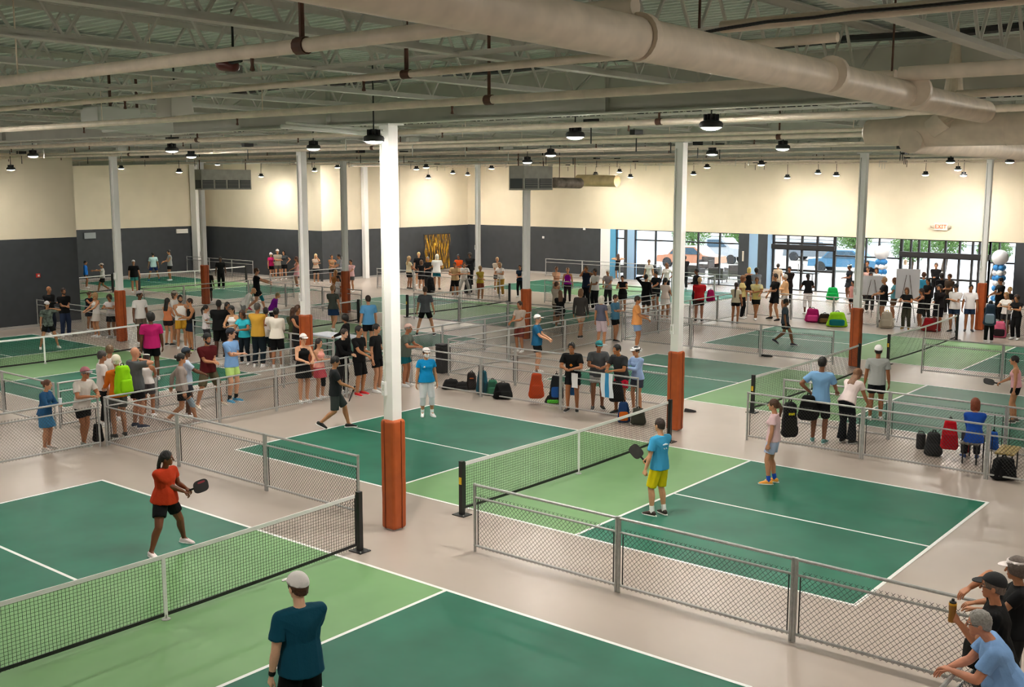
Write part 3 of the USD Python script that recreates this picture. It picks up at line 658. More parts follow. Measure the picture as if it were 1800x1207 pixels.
# ---------------------------------------------------------------- roof steel
GIR = (-14.2, -4.6, 4.45, 15.41, 26.4)
for i, y in enumerate(GIR):
    g = thing('roof_girder', ['white steel roof girder nearest the camera, over the front court', 'white steel roof girder resting on the nearest orange-padded column', 'white steel roof girder over the column behind the yellow-shorts player', 'white steel roof girder over the third row of columns', 'white steel roof girder furthest back, near the entrance'][i], 'girder')
    x0, x1 = -46.3, 18.0
    MB().box2((x0, y - .012, 6.46), (x1, y + .012, 7.02)).build('web', ROOFW, g)
    MB().box2((x0, y - .12, 6.445), (x1, y + .12, 6.465)).build('flange', ROOFW, g); MB().box2((x0, y - .12, 7.015), (x1, y + .12, 7.035)).build('flange', ROOFW, g)
    st = MB()
    for x in np.arange(-45, 18, 5.4): st.box((x, y, 6.74), (.016, .2, .55))
    st.build('stiffener', ROOFW, g)
JP = {}
def joist(x, ya, yb, label, group=None):
    L = yb - ya; k = 'j'
    if k in JP:
        return copyof(JP[k], 'roof_joist', label, 'joist', (x, ya, 0), 0, group, (1, L / 9.1, 1))
    t = thing('roof_joist', label, 'joist', (x, ya, 0), 0, group, None, (1, L / 9.1, 1)); JP[k] = t
    zt, zb = DECK - .02, 6.62
    MB().box2((-.065, .0, zt - .012), (.065, 9.1, zt)).box2((-.018, .0, zt - .07), (-.012, 9.1, zt)).box2((.012, .0, zt - .07), (.018, 9.1, zt)).build('top_chord', ROOFW, t)
    MB().box2((-.06, .75, zb), (.06, 8.35, zb + .012)).box2((-.018, .75, zb), (-.012, 8.35, zb + .06)).box2((.012, .75, zb), (.018, 8.35, zb + .06)).build('bottom_chord', ROOFW, t)
    ys = np.linspace(.75, 8.35, 13)
    pts = [(0.05, zt - .04)]
    for i, y in enumerate(ys): pts.append((y, zb + .03)); pts.append((y + .32, zt - .04))
    pts[-1] = (9.05, zt - .04)
    for a, b in zip(pts[:-1], pts[1:]): MB().tube([(0, a[0], a[1]), (0, b[0], b[1])], .017, 5).build('web_bar', ROOFW, t)
    return t
BAY = [('nearest roof bay overhead', -14.2, -4.6), ('roof bay over the middle court', -4.6, 4.45), ('roof bay over the third court', 4.45, 15.41), ('roof bay over the fourth court', 15.41, 26.4), ('last roof bay by the entrance wall', 26.4, 36.4)]
for bi, (bn, ya, yb) in enumerate(BAY):
    xs = np.arange(12.6, -45.5, -1.8)
    for i, x in enumerate(xs):
        if bi == 0 and x > 12.0: continue
        joist(x, ya, yb, 'white open-web steel joist under the deck, %s' % bn, 'joists of the ' + bn)
# bridging angles across the joists
for i, y in enumerate((-9.6, -1.6, 1.4, 8.0, 11.8, 19.0, 22.8, 31.0)):
    MB().box2((-45.5, y - .025, 6.635), (13, y + .025, 6.641)).box2((-45.5, y - .003, 6.60), (13, y + .003, 6.64)).build('bridging_bar', ROOFW, None, label='long thin white bridging bar across the joists, %s from the camera' % (['first', 'second', 'third', 'fourth', 'fifth', 'sixth', 'seventh', 'eighth'][i]), cat='steel bar')

# ---------------------------------------------------------------- sprinkler pipes and ducts
def pipe(name, label, pts, r, m=PIPEM, n=12, parent=None, cat='pipe'):
    return MB().tube(pts, r, n).build(name, m, parent, smooth=40, label=label, cat=cat)
def line_x(p, z=6.42):
    """(y, z) of the level pipe along x at height z that passes through the pixel"""
    return at(p[0], p[1], z)[1], z
mp = thing('sprinkler_main', 'thick cream sprinkler main running diagonally across the top of the picture', 'pipe')
MB().tube([(8.80, -16, 6.27), (8.72, -9.8, 6.24), (8.62, -6.2, 6.22), (8.60, -5.75, 6.22)], .105, 20).build('main_pipe', PIPEM, mp, smooth=40)
for y in (-12.0, -9.7, -8.1): MB().tube([(8.76, y, 6.255), (8.76, y + .05, 6.255)], .118, 20).build('coupling', PIPEM, mp, smooth=40)
for y in (-11.4, -8.6): MB().tube([(8.76, y, 6.36), (8.76, y, DECK)], .008, 6).build('hanger_rod', RUST, mp)
BR = []
for i, (p, x0, x1, r, z, lab) in enumerate((((340, 103), 8.75, -44, .045, 6.40, 'cream sprinkler branch pipe across the upper left with a dark riser'), ((567, 143), 9, -44, .030, 6.42, 'thin cream sprinkler pipe below the upper left branch, second from the top'),
        ((950, 170), 8.6, -44, .042, 6.38, 'cream sprinkler branch pipe passing just above the near column top'), ((1200, 212), 10.5, -44, .040, 6.40, 'cream sprinkler branch pipe crossing above the two large lamps at centre right'),
        ((1200, 245), 6, -44, .045, 6.40, 'cream sprinkler pipe ending at the big duct, fifth from the top'))):
    y, z = line_x(p, z)
    b = thing('sprinkler_branch', lab, 'pipe')
    MB().tube([(x0, y, z), (x1, y, z)], r, 12).build('branch_pipe', PIPEM, b, smooth=40)
    for j, x in enumerate(np.arange(6.3 - .9 * i, -44, -3.6)):
        if j % 3 == 0:
            MB().tube([(x - .045, y, z), (x + .045, y, z)], r * 1.22, 12).build('coupling', RUST, b)
            MB().tube([(x, y, z), (x, y, DECK)], .018, 6).build('riser', RUST, b)
        else: MB().tube([(x, y, z), (x, y, DECK)], .007, 5).build('hanger_rod', PIPEM, b)
        MB().lathe([(.004, -.09), (.018, -.085), (.01, -.05), (.014, 0)], (x - .5, y, z - r + .01), 8).build('sprinkler_head', RUST, b)
    BR.append((y, z))
for i, y in enumerate(np.arange(-1.4, 35, 3.0)):
    b = thing('sprinkler_branch', 'thin cream sprinkler pipe high over the far courts, %s from the camera' % (ORD + ['eighth', 'ninth', 'tenth', 'eleventh', 'twelfth', 'thirteenth'])[i], 'pipe')
    z = 6.5 - .05 * (i % 2); MB().tube([(12 - (i % 3) * 3, y, z), (-34, y, z)], .034, 8).build('branch_pipe', PIPEM, b)
    for j, x in enumerate(np.arange(9 - i % 4, -34, -3.6)): MB().tube([(x, y, z + (.02 if j % 3 else -.12)), (x, y, DECK)], .016 if j % 4 == 0 else .007, 5).build('hanger_rod', RUST if j % 4 == 0 else PIPEM, b)
    for j, x in enumerate(np.arange(7 - i % 5, -33, -6.2)): MB().box((x, y + .4, z + .1), (.12, .3, .10)).tube([(x, y + .4, z), (x, y + .4, z - .28)], .012, 5).build('conduit_drop', BLACK if j % 2 else ROOFW, b)
# pipes at the right of the main
for p, x0, x1, r, lab in (((1600, 129), 8.65, 14, .055, 'rust-stained cream pipe leaving the thick main towards the right edge'), ((1690, 165), 8.4, 14, .036, 'thin cream pipe above the large round duct at right'), ((1500, 25), 8.8, 14, .032, 'thin cream pipe with a black cable along it at the top right')):
    y, z = line_x(p, 6.38)
    pipe('water_pipe', lab, [(x0, y, z), (x1, y, z)], r)
    if 'cable' in lab: MB().tube([at_y(u, v, y - .045) for u, v in ((1204, 79), (1212, 70), (1224, 62), (1242, 56), (1268, 51), (1300, 46), (1350, 38), (1430, 31), (1500, 21), (1600, 13), (1700, 3), (1800, -6))], .009, 6).build('black_cable', BLACK, None, label='black cable strapped along the thin pipe at top right', cat='cable')
du = thing('round_duct', 'large cream spiral duct with a vertical drop at the upper right', 'duct')
dy, dz = -5.5, 6.07
MB().tube([(7.36, dy, dz), (7.40, dy, dz), (7.75, dy, dz), (7.8, dy, dz), (14, dy, dz)], [.05, .125, .135, .155, .155], 24).build('duct_body', PIPEM, du, smooth=40)
for x in np.arange(8.75, 13.5, .32): MB().tube([(x, dy, dz), (x + .012, dy, dz)], .159, 24).build('duct_seam', PIPEM, du, smooth=40)
MB().tube([(8.24, dy - .02, DECK), (8.24, dy - .02, 6.45), (8.25, dy - .03, 6.36), (8.25, dy - .10, 6.24), (8.20, dy - .13, 6.16), (8.08, dy - .10, 6.08)], [.088, .088, .095, .10, .105, .10], 18).build('duct_drop', PIPEM, du, smooth=40)
MB().tube([at_x(1600, 249, 7.9), at_x(1700, 257, 7.9), at_x(1830, 268, 7.9)], .115, 20).build('lower_duct', PIPEM, du, smooth=40)

# ---------------------------------------------------------------- high-bay lamps
LENS = mat('lamp_lens', (.9, .9, .9), .4, emit=(1.0, .945, .86), es=LAMP_STRENGTH)
def lamp(p, label, group=None):
    t = thing('high_bay_light', label, 'lamp', tuple(p), 0, group)
    MB().lathe([(.131, -.045), (.148, -.045), (.152, .0), (.135, .03), (.08, .05), (.0, .05)], n=24).build('housing', BLACK, t, smooth=35)
    h = MB()
    for i in range(12):
        a = i * math.pi / 6; h.box((.06 * math.cos(a), .06 * math.sin(a), .085), (.075, .008, .075), math.degrees(a))
    h.lathe([(.05, .045), (.05, .13), (.0, .132)], n=12); h.build('heat_sink', BLACK, t)
    MB().lathe([(.0, -.040), (.0, -.080), (.05, -.078), (.10, -.064), (.130, -.042), (.130, -.036), (.0, -.036)], n=20).build('lens', LENS, t)
    MB().tube([(0, 0, .13), (0, 0, DECK - p[2] + .02)], .011, 6).build('drop_rod', BLACK, t)
    return t
LPX = [((1250, 218), 'large black high-bay lamp hanging right of centre, the nearest lit one'), ((1011, 236), 'black high-bay lamp hanging just right of centre under a pipe'), ((657, 243), 'black high-bay lamp glowing against the near white column'), ((302, 262), 'black high-bay lamp hanging at left with a long rod'), ((58, 272), 'black high-bay lamp near the left edge above the dark wall'),
    ((1376, 258), 'black high-bay lamp left of the big duct'), ((1252, 268), 'black high-bay lamp directly below the largest lamp'), ((968, 270), 'black high-bay lamp above the metal air unit'), ((927, 283), 'black high-bay lamp touching the top of the metal air unit'), ((1775, 283), 'black high-bay lamp at the right edge'), ((336, 273), 'black high-bay lamp just right of the long-rod left lamp'),
    ((551, 258), 'wide black lamp fixture left of the near column'), ((19, 296), 'bright small lamp at the far left edge')]
for p, l in LPX:
    q = at(p[0], p[1], 6.18 if p[0] in (657, 927) else 6.30)
    lamp(at_x(p[0], p[1], -26.2) if q[0] < -26.2 and p[0] < 60 else q, l)
FARL = [(382, 288), (553, 299), (593, 293), (732, 296), (749, 293), (796, 303), (864, 295), (822, 306), (753, 311), (459, 309), (315, 301), (213, 295), (1047, 306), (1089, 301), (1108, 310), (1243, 293), (1338, 288), (1219, 305), (1384, 311), (1438, 303), (1470, 307), (1671, 283), (1684, 297), (1627, 306), (1694, 307)]
for i, (x, y) in enumerate(FARL):
    q = at(x, y, 6.30)
    if x in (459, 553, 382): q = at_y(x, y, 22.5 - (x == 382) * 1.5)
    if x == 593: q = at_x(x, y, -33.3)
    if q[1] > YW - 2.3: q = at_y(x, y, YW - 2.3 - (i % 3) * .8)
    if q[0] < -34 and x not in (459, 553, 382): q = at_x(x, y, -33.0 + (i % 3) * .8) if q[1] > 24 else at(x, y, 6.30)
    if q[2] > 6.6 or q[2] < 5.8: q[2] = 6.3
    lamp(q, 'small distant black high-bay lamp, %s from the left under the far ceiling' % (['1st', '2nd', '3rd'] + ['%dth' % k for k in range(4, 40)])[sorted(range(len(FARL)), key=lambda j: FARL[j][0]).index(i)])
# the same lamps go on over the courts behind and beside the camera
OUT = [ORD[i] + ' from the left' for i in range(7)] + [ORD[i] + ' from the right' for i in range(7)]
for x, y in ((4.5, -9.5), (-5, -9.5), (10.5, -4), (4.5, -15), (-5, -15), (12, -11), (10.5, 4), (10.5, 12), (-13, -9), (-13, -15), (-22, -8), (10, 20), (-26, 2)):
    u, v = pix((x, y, 6.3)); inside = (np.array([x, y, 6.3]) - EYE) @ FWD > 0 and -40 < u < 1840 and v > -40
    if not inside: lamp((x, y, 6.30), 'black high-bay lamp above the court outside the picture, %s' % OUT.pop(0))
# ---------------------------------------------------------------- the people, placed by the pixels of their heads and feet
def P(label, hd, ft=None, h=None, a=0, **k):
    ln = math.radians(k.get('lean', 0)); drop = k.get('drop', 0) + (.07 if k.get('legs') == 'r' else 0) + {'w': .06, 'W': .12, 'k': .07, 'K': .07}.get(k.get('legs'), 0)
    fac = (.93 + .82 * math.cos(ln) - drop) / 1.75
    if k.get('seat') is not None: fac = None
    if ft is not None:
        p = at(*ft)
        if h is None:
            zs = np.linspace(.6, 2.4, 181); pr = [pix((p[0], p[1], z))[1] for z in zs]
            h = float(np.interp(-hd[1], [-q for q in pr], zs)) / (fac or 1)
            h = min(1.93, max(1.45, h))
    else:
        h = h or (1.64 if k.get('sex') == 'f' else 1.75)
        ze = h * fac if fac else k['seat'] + .86 * h / 1.75
        q = at(hd[0], hd[1], ze); v = unit([CX - q[0], CY - q[1]]); ar = math.radians(a)
        d = math.cos(ar) * v + math.sin(ar) * np.array([-v[1], v[0]])
        p = q[:2] - d * (.01 + .72 * math.sin(ln) - (.05 if k.get('lean', 0) > 12 else 0) - (.16 if k.get('legs') == 'B' else 0)) * h / 1.75
    D = math.hypot(p[0] - CX, p[1] - CY)
    if D > 22 and k.get('lod', 1) < 2:          # keep neighbours in a crowd from standing in one another
        w_ = unit([p[0] - CX, p[1] - CY]); cand = [0] + [s_ * o for o in (.2, .35, .5, .7, .9, 1.1) for s_ in (1, -1)]
        ok = [o for o in cand if all(math.hypot(p[0] + w_[0] * o - x_, p[1] + w_[1] * o - y_) > .60 for *_, (x_, y_) in PEOPLE)]
        if ok: o = ok[0]; p = np.array(p[:2]) + w_ * o; h = h - o * (CZ - h) / D
    k.setdefault('lod', 3 if D < 16.5 else 2 if D < 26 else 1 if D < 40 else 0)
    return person(label, (float(p[0]), float(p[1])), a=a, h=h, **k)
def tee(c): return ('tee', c)
L_, M_, T_, B_, D_ = 'e3b394', 'c98f6a', 'a86a45', '7a4a30', '5a3524'      # skin tones
BLK, BRN, DBR, GRY, WHT, BLD = '120e0c', '4a2d1b', '2a1a12', '8d8881', 'd9d4c8', 'c9a878'
RAIL = {'rail': .40}
# --- players on the near courts
hA = P('man in white cap and dark teal shirt seen from behind at bottom left', (524, 1008), h=1.88, a=205, sk=L_, arms='de', hair=('crop', BRN), hat=('cap', 'ece6e4'), top=tee('0e4a60'), bot=('shorts', '0b0b0d'), watch='0a0a0a', legs='o', hp=4, hy=8, w=1.2)
hB = P('woman in orange shirt and black shorts holding a paddle ready', (296, 797), (293, 966), a=42, sex='f', w=1.28, sk='70422b', arms='ee', hands={0: (.26, .24, 1.02), 1: (.30, .14, 1.00), 'grip': (0, 1)}, hair=('braid', BLK), top=tee('b53516'), bot=('shorts', '0c0c0e'), shoe='f2dfe0', legs='W', lean=6, hy=34, lod=3)
hC = P('player in light blue shirt and bright yellow shorts holding a paddle', (1157, 735), (1158, 905), a=226, sk='d09a76', arms='de', hair=('buzz', DBR), top=tee('3f9cc9'), bot=('long_shorts', 'e3cf12'), shoe='3a2a24', sock='f0efed', logo=[('back_print', [(-.128, -.05, .385), (-.128, .06, .385), (-.128, .0, .40)], 'e6eef2'), ('back_print', [(-.124, .02, .31), (-.124, .03, .32)], 'e6eef2'), ('back_print', [(-.124, -.03, .31), (-.124, -.02, .32)], 'e6eef2')], legs='o', hands={0: (.08, .30, .78), 1: (.30, .02, .98), 'grip': (0, 1)}, lod=3)
hD = P('girl in pale pink shirt and lavender shorts with orange shoes', (1366, 701), (1357, 849), a=258, sex='f', sk='b98262', arms='dd', hair=('pony', BRN), top=tee('e3bfc4'), bot=('shorts', 'bcc5e6'), shoe='f0a33c', sock='2350b4', legs='o', lod=3)
hE = P('man in black shirt and charcoal shorts walking behind the middle court', (597, 627), (590, 753), a=92, sk='b27d58', arms='de', hair=('short', BLK), top=tee('202325'), bot=('long_shorts', '383d3c'), shoe='1a1a1a', legs='k', hp=14, glasses='222222', lod=3)
P('woman in turquoise shirt, white trousers, white cap and face mask', (757, 611), (750, 731), a=12, sex='f', w=1.18, sk='c98f6a', arms='dd', hair=('short', DBR), hat=('cap', 'efe9e8'), mask='f3f0f2', top=tee('128fcb'), bot=('capri', 'e2e0e6'), shoe='f4f4f4', sock='f4f4f4', legs='o', logo=[('chest_print', [(.150, -.06, .36), (.150, -.09, .36), (.150, -.07, .385)], 'e6eef2')], lod=3)
# --- the three at the bottom right corner
hN = P('grey-haired man in pale blue shirt leaning on the corner rail, bottom right', (1724, 1073), h=1.74, a=276, sk='c8876a', arms='rr', hands={0: (.47, .10, 1.10), 1: (.50, -.02, 1.07)}, lean=24, hair=('crop', '8f8b86'), glasses='332a24', top=tee('7fa6d8'), bot=('shorts', '3a3f4a'), w=1.32, legs='s', lod=3)
hO = P('man in black cap and black shirt drinking at the bottom right', (1751, 1009), h=1.80, a=268, sk='c2825f', arms='du', hands={0: (.30, .16, 1.28), 'grip': (0,)}, hair=('crop', '6a5a50'), hat=('cap', '1b1b1d'), glasses='2a2420', top=tee('0d0d0e'), bot=('shorts', '3a3a3c'), w=1.38, lod=3)
P('curly-haired person in white visor at the right edge, behind the black cap', (1792, 981), h=1.70, a=275, sex='f', sk='b07a5a', arms='rr', hands=RAIL, hair=('curly', '5b4f48'), hat=('visor', 'ece2e0'), top=tee('141416'), bot=('shorts', '222222'), lod=2)
# --- spectators behind the fence on the left
hF = P('woman in denim blue dress holding a white cup at the left fence', (81, 667), (82, 790), a=62, sex='f', w=1.12, sk='c8906e', arms='rr', hands={0: (.36, .04, 1.14), 1: (.36, -.05, 1.15), 'grip': (0, 1)}, lean=8, hair=('bun', '5a3522'), top=('long', '27527a'), bot=('skirt', '3d7aa3', cloth('3d7aa3'), .33), shoe='d9cfc8', lod=3)
P('man in off-white shirt and pink cap leaning on the left fence', (147, 652), (148, 783), h=1.74, a=38, sk='a96f4c', arms='rr', hands=RAIL, lean=12, hair=('crop', '7a706a'), hat=('cap', 'a96a72', '8a7f84'), glasses='1a1a1a', top=tee('cbc2bb'), bot=('shorts', '101012'), shoe='b8beb8', legs='x', w=1.05, lod=3)
P('man in white shirt with dark grey hair facing the backpack wearer', (178, 616), h=1.76, a=105, sk='9b6848', arms='ed', hair=('short', '3c3836'), top=tee('d8d0cd'), bot=('pants', '17181a'), lod=2)
P('man in white shirt turned away behind the white sun cap', (192, 606), h=1.80, a=170, sk='b07a58', arms='dd', hair=('short', '6b5238'), top=tee('dcd6d2'), bot=('shorts', '333333'), lod=2)
hG = P('person in orange top and white cap wearing a lime green backpack', (199, 624), (212, 768), a=205, sex='m', sk='b5805c', arms='ee', hair=('crop', 'cfc7b8'), hat=('cap', 'e6dcc8'), top=('long', 'd9701f'), bot=('shorts', '4a4c4a'), shoe='1a1a1a', hy=-20, lod=2)
P('bald man in grey shirt touching his face, navy shoes', (240, 610), (242, 751), a=120, sk='c58d70', arms='mk', hair=('bald', '000000'), top=tee('54585b'), bot=('shorts', '0f0f12'), shoe='1e2c4a', w=1.15, watch='141414', lod=2)
P('woman in white striped tank top and headband behind the bald man', (264, 622), (262, 732), a=165, sex='f', sk='a56d4c', arms='rr', hair=('short', DBR), hat=('band', 'f0ebe4'), top=('tank', 'd8d2cf'), bot=('shorts', '4c4a4c'), lod=2)
P('woman in grey long-sleeved top with black hair in a bun walking right', (319, 622), (322, 745), a=92, sex='f', sk='b57f5d', arms='Wd', hair=('bun', BLK), top=('long', '9a8d88'), bot=('shorts', '101012'), knee='8ea0ac', shoe='c8b8b0', legs='k', lod=2)
P('person in navy cap and pale shirt behind the grey long-sleeved woman', (326, 611), h=1.68, a=100, sk='5d3a28', arms='rr', hair=('crop', BLK), hat=('cap', '222f3c', '7ba03c'), top=tee('b8c4d8'), bot=('shorts', '30343c'), lod=1)
P('bearded man in maroon shirt and olive shorts with a backward cap', (361, 588), (368, 714), a=32, sk='b77f5d', arms='ff', hair=('crop', BLK), hat=('back', '16181a'), beard='1c1410', top=tee('4c1013'), bot=('long_shorts', '57503c'), shoe='e8dcc8', w=1.1, hp=12, legs='w', lod=2)
P('person in sky blue shirt and neon green shorts with crossed arms', (407, 577), (409, 706), a=48, sk='d3a081', arms='cC', hair=('crop', DBR), hat=('cap', '1c2230'), top=tee('7ea8da'), bot=('shorts', 'bfe383'), sock='15181c', shoe='4a9fcc', hy=25, lod=2)
P('woman in black tank top, black skirt and white cap at the fence', (531, 586), (534, 707), a=22, sex='f', sk='d6a17f', arms='rr', hands=RAIL, hair=('short', BRN), hat=('cap', 'f0ecea'), glasses='22201e', top=('tank', '111214'), bot=('skirt', '0f1012'), shoe='f2f2f2', legs='n', lean=5, lod=2)
P('woman in pink top and red-patterned skirt with crossed arms', (561, 595), (562, 701), a=50, sex='f', sk='c48f6e', arms='cC', hair=('long', '1d1512'), top=('tank', 'efa79a'), bot=('skirt', 'd95a66'), knee='17191c', shoe='f2f2f2', lod=2)
P('young man in black hoodie leaning on the fence with clasped hands', (605, 577), h=1.80, a=42, sk='d8aa8c', arms='ff', hands={'rail': .42}, lean=14, hair=('short', DBR), top=('hoodie', '0e0e10'), bot=('pants', '15161a'), lod=2)
P('man in black shirt and red shoes holding a white cup', (628, 572), (632, 694), a=52, sk='b07a55', arms='fe', hair=('short', BLK), glasses='222222', top=tee('0d0d0f'), bot=('long_shorts', '0c0c0e'), shoe='d1232b', lod=2)
P('man in black polo shirt left of the near column, facing right', (664, 569), (662, 688), a=62, sk='c48f6e', arms='fd', hair=('short', BLK), top=tee('131416'), bot=('shorts', '0e0f12'), lod=2)
P('man in grey-green shirt and pale cap right of the near column', (712, 571), (712, 678), h=1.74, a=66, sk='a86f4f', arms='rr', hands=RAIL, lean=8, hair=('crop', GRY), hat=('cap', 'd6b3a6'), top=tee('58625a'), bot=('shorts', '14606a'), w=1.15, lod=2)
P('tall player in light blue shirt and black shorts seen from behind, near column', (647, 519), h=1.86, a=200, sk='c99474', arms='dd', hair=('short', DBR), top=tee('5c9ccb'), bot=('shorts', '0e0f12'), w=1.1)
P('child in black hoodie standing by the white table', (607, 553), h=1.60, a=250, sk='b07a58', arms='ee', hair=('curly', BLK), top=('hoodie', '121214'), bot=('pants', '121214'), lod=1)
P('player in navy skirt and yellow-striped grey top seen from behind', (583, 502), (586, 583), a=160, sex='f', sk='c8906e', arms='ed', hair=('crop', '8c6a4a'), top=tee('4a4d48'), bot=('skirt', '223a5c'), legs='k', lod=1)
hH = P('man in grey shirt and black shorts seen from behind, before the gold curtain', (743, 505), (748, 589), a=175, sk='c08a68', arms='DD', hair=('crop', '4a3526'), top=tee('53565a'), bot=('shorts', '0e0f11'), shoe='1a1a1a', legs='w')
hI = P('man in teal blue shirt and white cap playing at centre', (944, 553), (943, 655), a=78, sk='cf9878', arms='ee', hair=('crop', GRY), hat=('cap', 'efeae8'), top=tee('1f6088'), bot=('shorts', '0f1013'), shoe='f0f0f0', w=1.1, lod=2)
P('man in patterned grey shirt and maroon shorts with a dark bag', (917, 529), (914, 618), a=318, sk='a9704c', arms='fe', hair=('short', DBR), top=tee('a79a8e'), bot=('long_shorts', '6a3028'), w=1.15, lod=1)
P('man in black shirt with orange emblem leaning on the rail, first of four', (1004, 604), (1006, 722), h=1.76, a=348, sk='a86d48', arms='rr', hands=RAIL, lean=16, hair=('short', BLK), top=tee('121314'), bot=('shorts', '101114'), shoe='1a1a1a', w=1.12, logo=[('chest_emblem', [(.165, .03, .30), (.165, -.03, .30), (.165, 0, .33), (.165, 0, .27)], 'e0872a')], lod=2)
P('man in charcoal shirt and teal cap leaning on the rail', (1048, 602), (1050, 718), h=1.76, a=8, sk='9c6444', arms='rr', hands=RAIL, lean=16, hair=('crop', BLK), hat=('cap', '1f7f86'), top=tee('4d4f52'), bot=('shorts', 'b4b0ae'), shoe='222222', w=1.15, lod=2)
P('man in dark grey shirt and red shorts leaning on the rail', (1086, 611), (1090, 727), h=1.76, a=322, sk='a2683f', arms='rr', hands=RAIL, lean=16, hair=('short', BLK), top=tee('303134'), bot=('shorts', 'c41634'), shoe='222222', w=1.1, hy=-10, lod=2)
P('woman in pale blue long-sleeved top and white visor at the rail end', (1110, 617), (1120, 722), h=1.62, a=318, sex='f', sk='b9835f', arms='fr', hands=RAIL, lean=6, hair=('bun', '1b1512'), hat=('visor', 'efeceb'), glasses='6a5040', top=('long', '98b2dc'), bot=('shorts', '3a3f4c'), shoe='d8d0c8', lod=2)
P('person in dark grey jacket and beige shorts seen from behind', (1018, 507), (1020, 594), a=165, sk='b5815f', arms='dd', hair=('bob', '7a5a40'), top=('jacket', '3f3c3a'), bot=('shorts', 'c0a58c'), shoe='1a1a1a', legs='x')
P('white-haired spectator in slate blue shirt and pale pink shorts', (1054, 520), (1056, 608), a=150, sex='f', sk='c08762', arms='dd', hair=('bob', 'd8d3c4'), top=tee('5e6072'), bot=('long_shorts', 'd5c3cb'))
P('man in blue shirt with crossed arms beside the white-haired spectator', (1077, 517), (1080, 600), a=58, sk='c08a68', arms='cC', hair=('short', DBR), top=tee('4d7f9c'), bot=('shorts', '101114'), shoe='1a1a1a', legs='x', w=1.1)
hJ = P('man in peach orange shirt and denim shorts with white shoes', (1117, 520), (1118, 616), a=82, sk='b87a52', arms='fe', hair=('crop', DBR), top=tee('f0a462'), bot=('shorts', '8fabd2'), shoe='f4f4f4', sock='f4f4f4', w=1.12)
P('woman in black top with brown hair seated with her back turned', (985, 513), h=1.66, a=185, sex='f', seat=.62, legs='q', arms='ll', sk='b88461', hair=('long', '6a4a32'), top=tee('121214'), bot=('shorts', '1a1a1c'), w=1.2)
P('person in tan shirt standing behind the seated woman in black', (978, 495), h=1.70, a=140, sk='b5805c', arms='ff', hair=('short', BRN), top=tee('b3a99a'), bot=('shorts', '5a5248'))
# --- left edge: court with the magenta shirt
P('man in tropical print shirt and white cap on the far left court', (84, 531), (87, 612), a=12, sk='b98462', arms='kd', hair=('crop', DBR), hat=('cap', 'f0ecee'), top=('tee', '24312f', mat('print_shirt', '25322f', .8, vary=.9, scale=9.0, col2='7d8a80')), bot=('shorts', '101113'), shoe='eeeae4', legs='w', lod=2)
P('man in magenta shirt and black shorts seen from behind', (267, 544), (270, 668), a=185, sk='6b4530', arms='dd', hair=('curly', BLK), top=tee('b81f66'), bot=('shorts', '0e0e10'), shoe='e6e0dc', w=1.25, lod=2)
P('bald man in dark sweater with folded arms against the dark wall', (85, 503), h=1.78, a=38, sk='a5704e', arms='cC', hair=('bald', '000000'), top=('long', '1d1d1f'), bot=('pants', '2a3040'), lod=1)
P('bearded man in black shirt beside the dark wall corner', (111, 506), h=1.76, a=20, sk='b07a58', arms='ff', hair=('short', DBR), beard=DBR, top=tee('111113'), bot=('pants', '263048'), lod=1)
P('woman in navy sleeveless top at the left fence, first of three', (149, 512), (158, 580), a=48, sex='f', sk='b3764e', arms='rr', hands=RAIL, lean=6, hair=('bun', BRN), top=('sleeveless', '171b26'), bot=('skirt', '15171f'), w=1.1, lod=1)
P('blonde woman in white tank top at the left fence, second of three', (170, 514), (172, 592), a=300, sex='f', sk='c08a66', arms='rr', hair=('bob', 'a8825a'), top=('tank', 'd8d2cf'), bot=('skirt', 'cfc6c0'), lod=1)
P('woman in white shirt and black shorts beside the left orange column', (196, 517), (198, 592), a=330, sex='f', sk='a56f4c', arms='rr', hands=RAIL, lean=6, hair=('curly', '3a241a'), top=tee('dcd5d6'), bot=('shorts', '121316'), w=1.15, lod=1)
hK = P('man in white shirt and grey cap with backpack straps', (247, 511), (249, 604), a=30, sk='6a4430', arms='dd', hair=('crop', BLK), hat=('back', 'b5aeb0'), top=tee('e6e1de'), bot=('shorts', '6a5a4e'), hy=30, lod=1)
# --- the crowd row left of centre
P('woman with long black hair in orange top seen from behind', (296, 524), (297, 607), a=140, sex='f', sk='c58a66', arms='ee', hair=('long', BLK), top=('tank', 'd58258'), bot=('brief', '2a2224'), shoe='1a1a1a', lod=1)
P('person in grey cap and white shirt behind the bearded man', (306, 511), h=1.80, a=60, sk='b98462', arms='ff', hair=('bob', '4a3a30'), hat=('cap', '9c948c'), top=tee('e0dbd8'), bot=('shorts', '5a5a5a'), lod=1)
P('bearded man in white tank top and golden yellow shorts', (317, 518), (320, 612), a=12, sk='b98460', arms='df', hair=('short', BLK), beard=BLK, top=('tank', 'efebe8'), bot=('shorts', 'c9952c'), shoe='f0f0f0', lod=1)
P('man in black tank top and navy shorts leaning at the fence corner', (329, 524), (338, 612), a=292, sk='b27a52', arms='ff', hair=('crop', DBR), top=('tank', '141414'), bot=('shorts', '181f2e'), shoe='1a1a1a', w=1.08, lod=1)
P('girl with dark ponytail in white top at the left of the crowd row', (361, 536), h=1.58, a=80, sex='f', sk='c08a68', arms='ff', hair=('pony', BLK), top=tee('d8cfd0'), bot=('shorts', '2a2a30'), lod=1)
P('large man in loose black shirt seen from behind in the crowd row', (380, 527), (388, 628), a=172, sk='4a2d20', arms='ee', hair=('crop', BLK), top=tee('0f0f10'), bot=('long_shorts', '101012'), shoe='1a1a1a', w=1.3, lod=1)
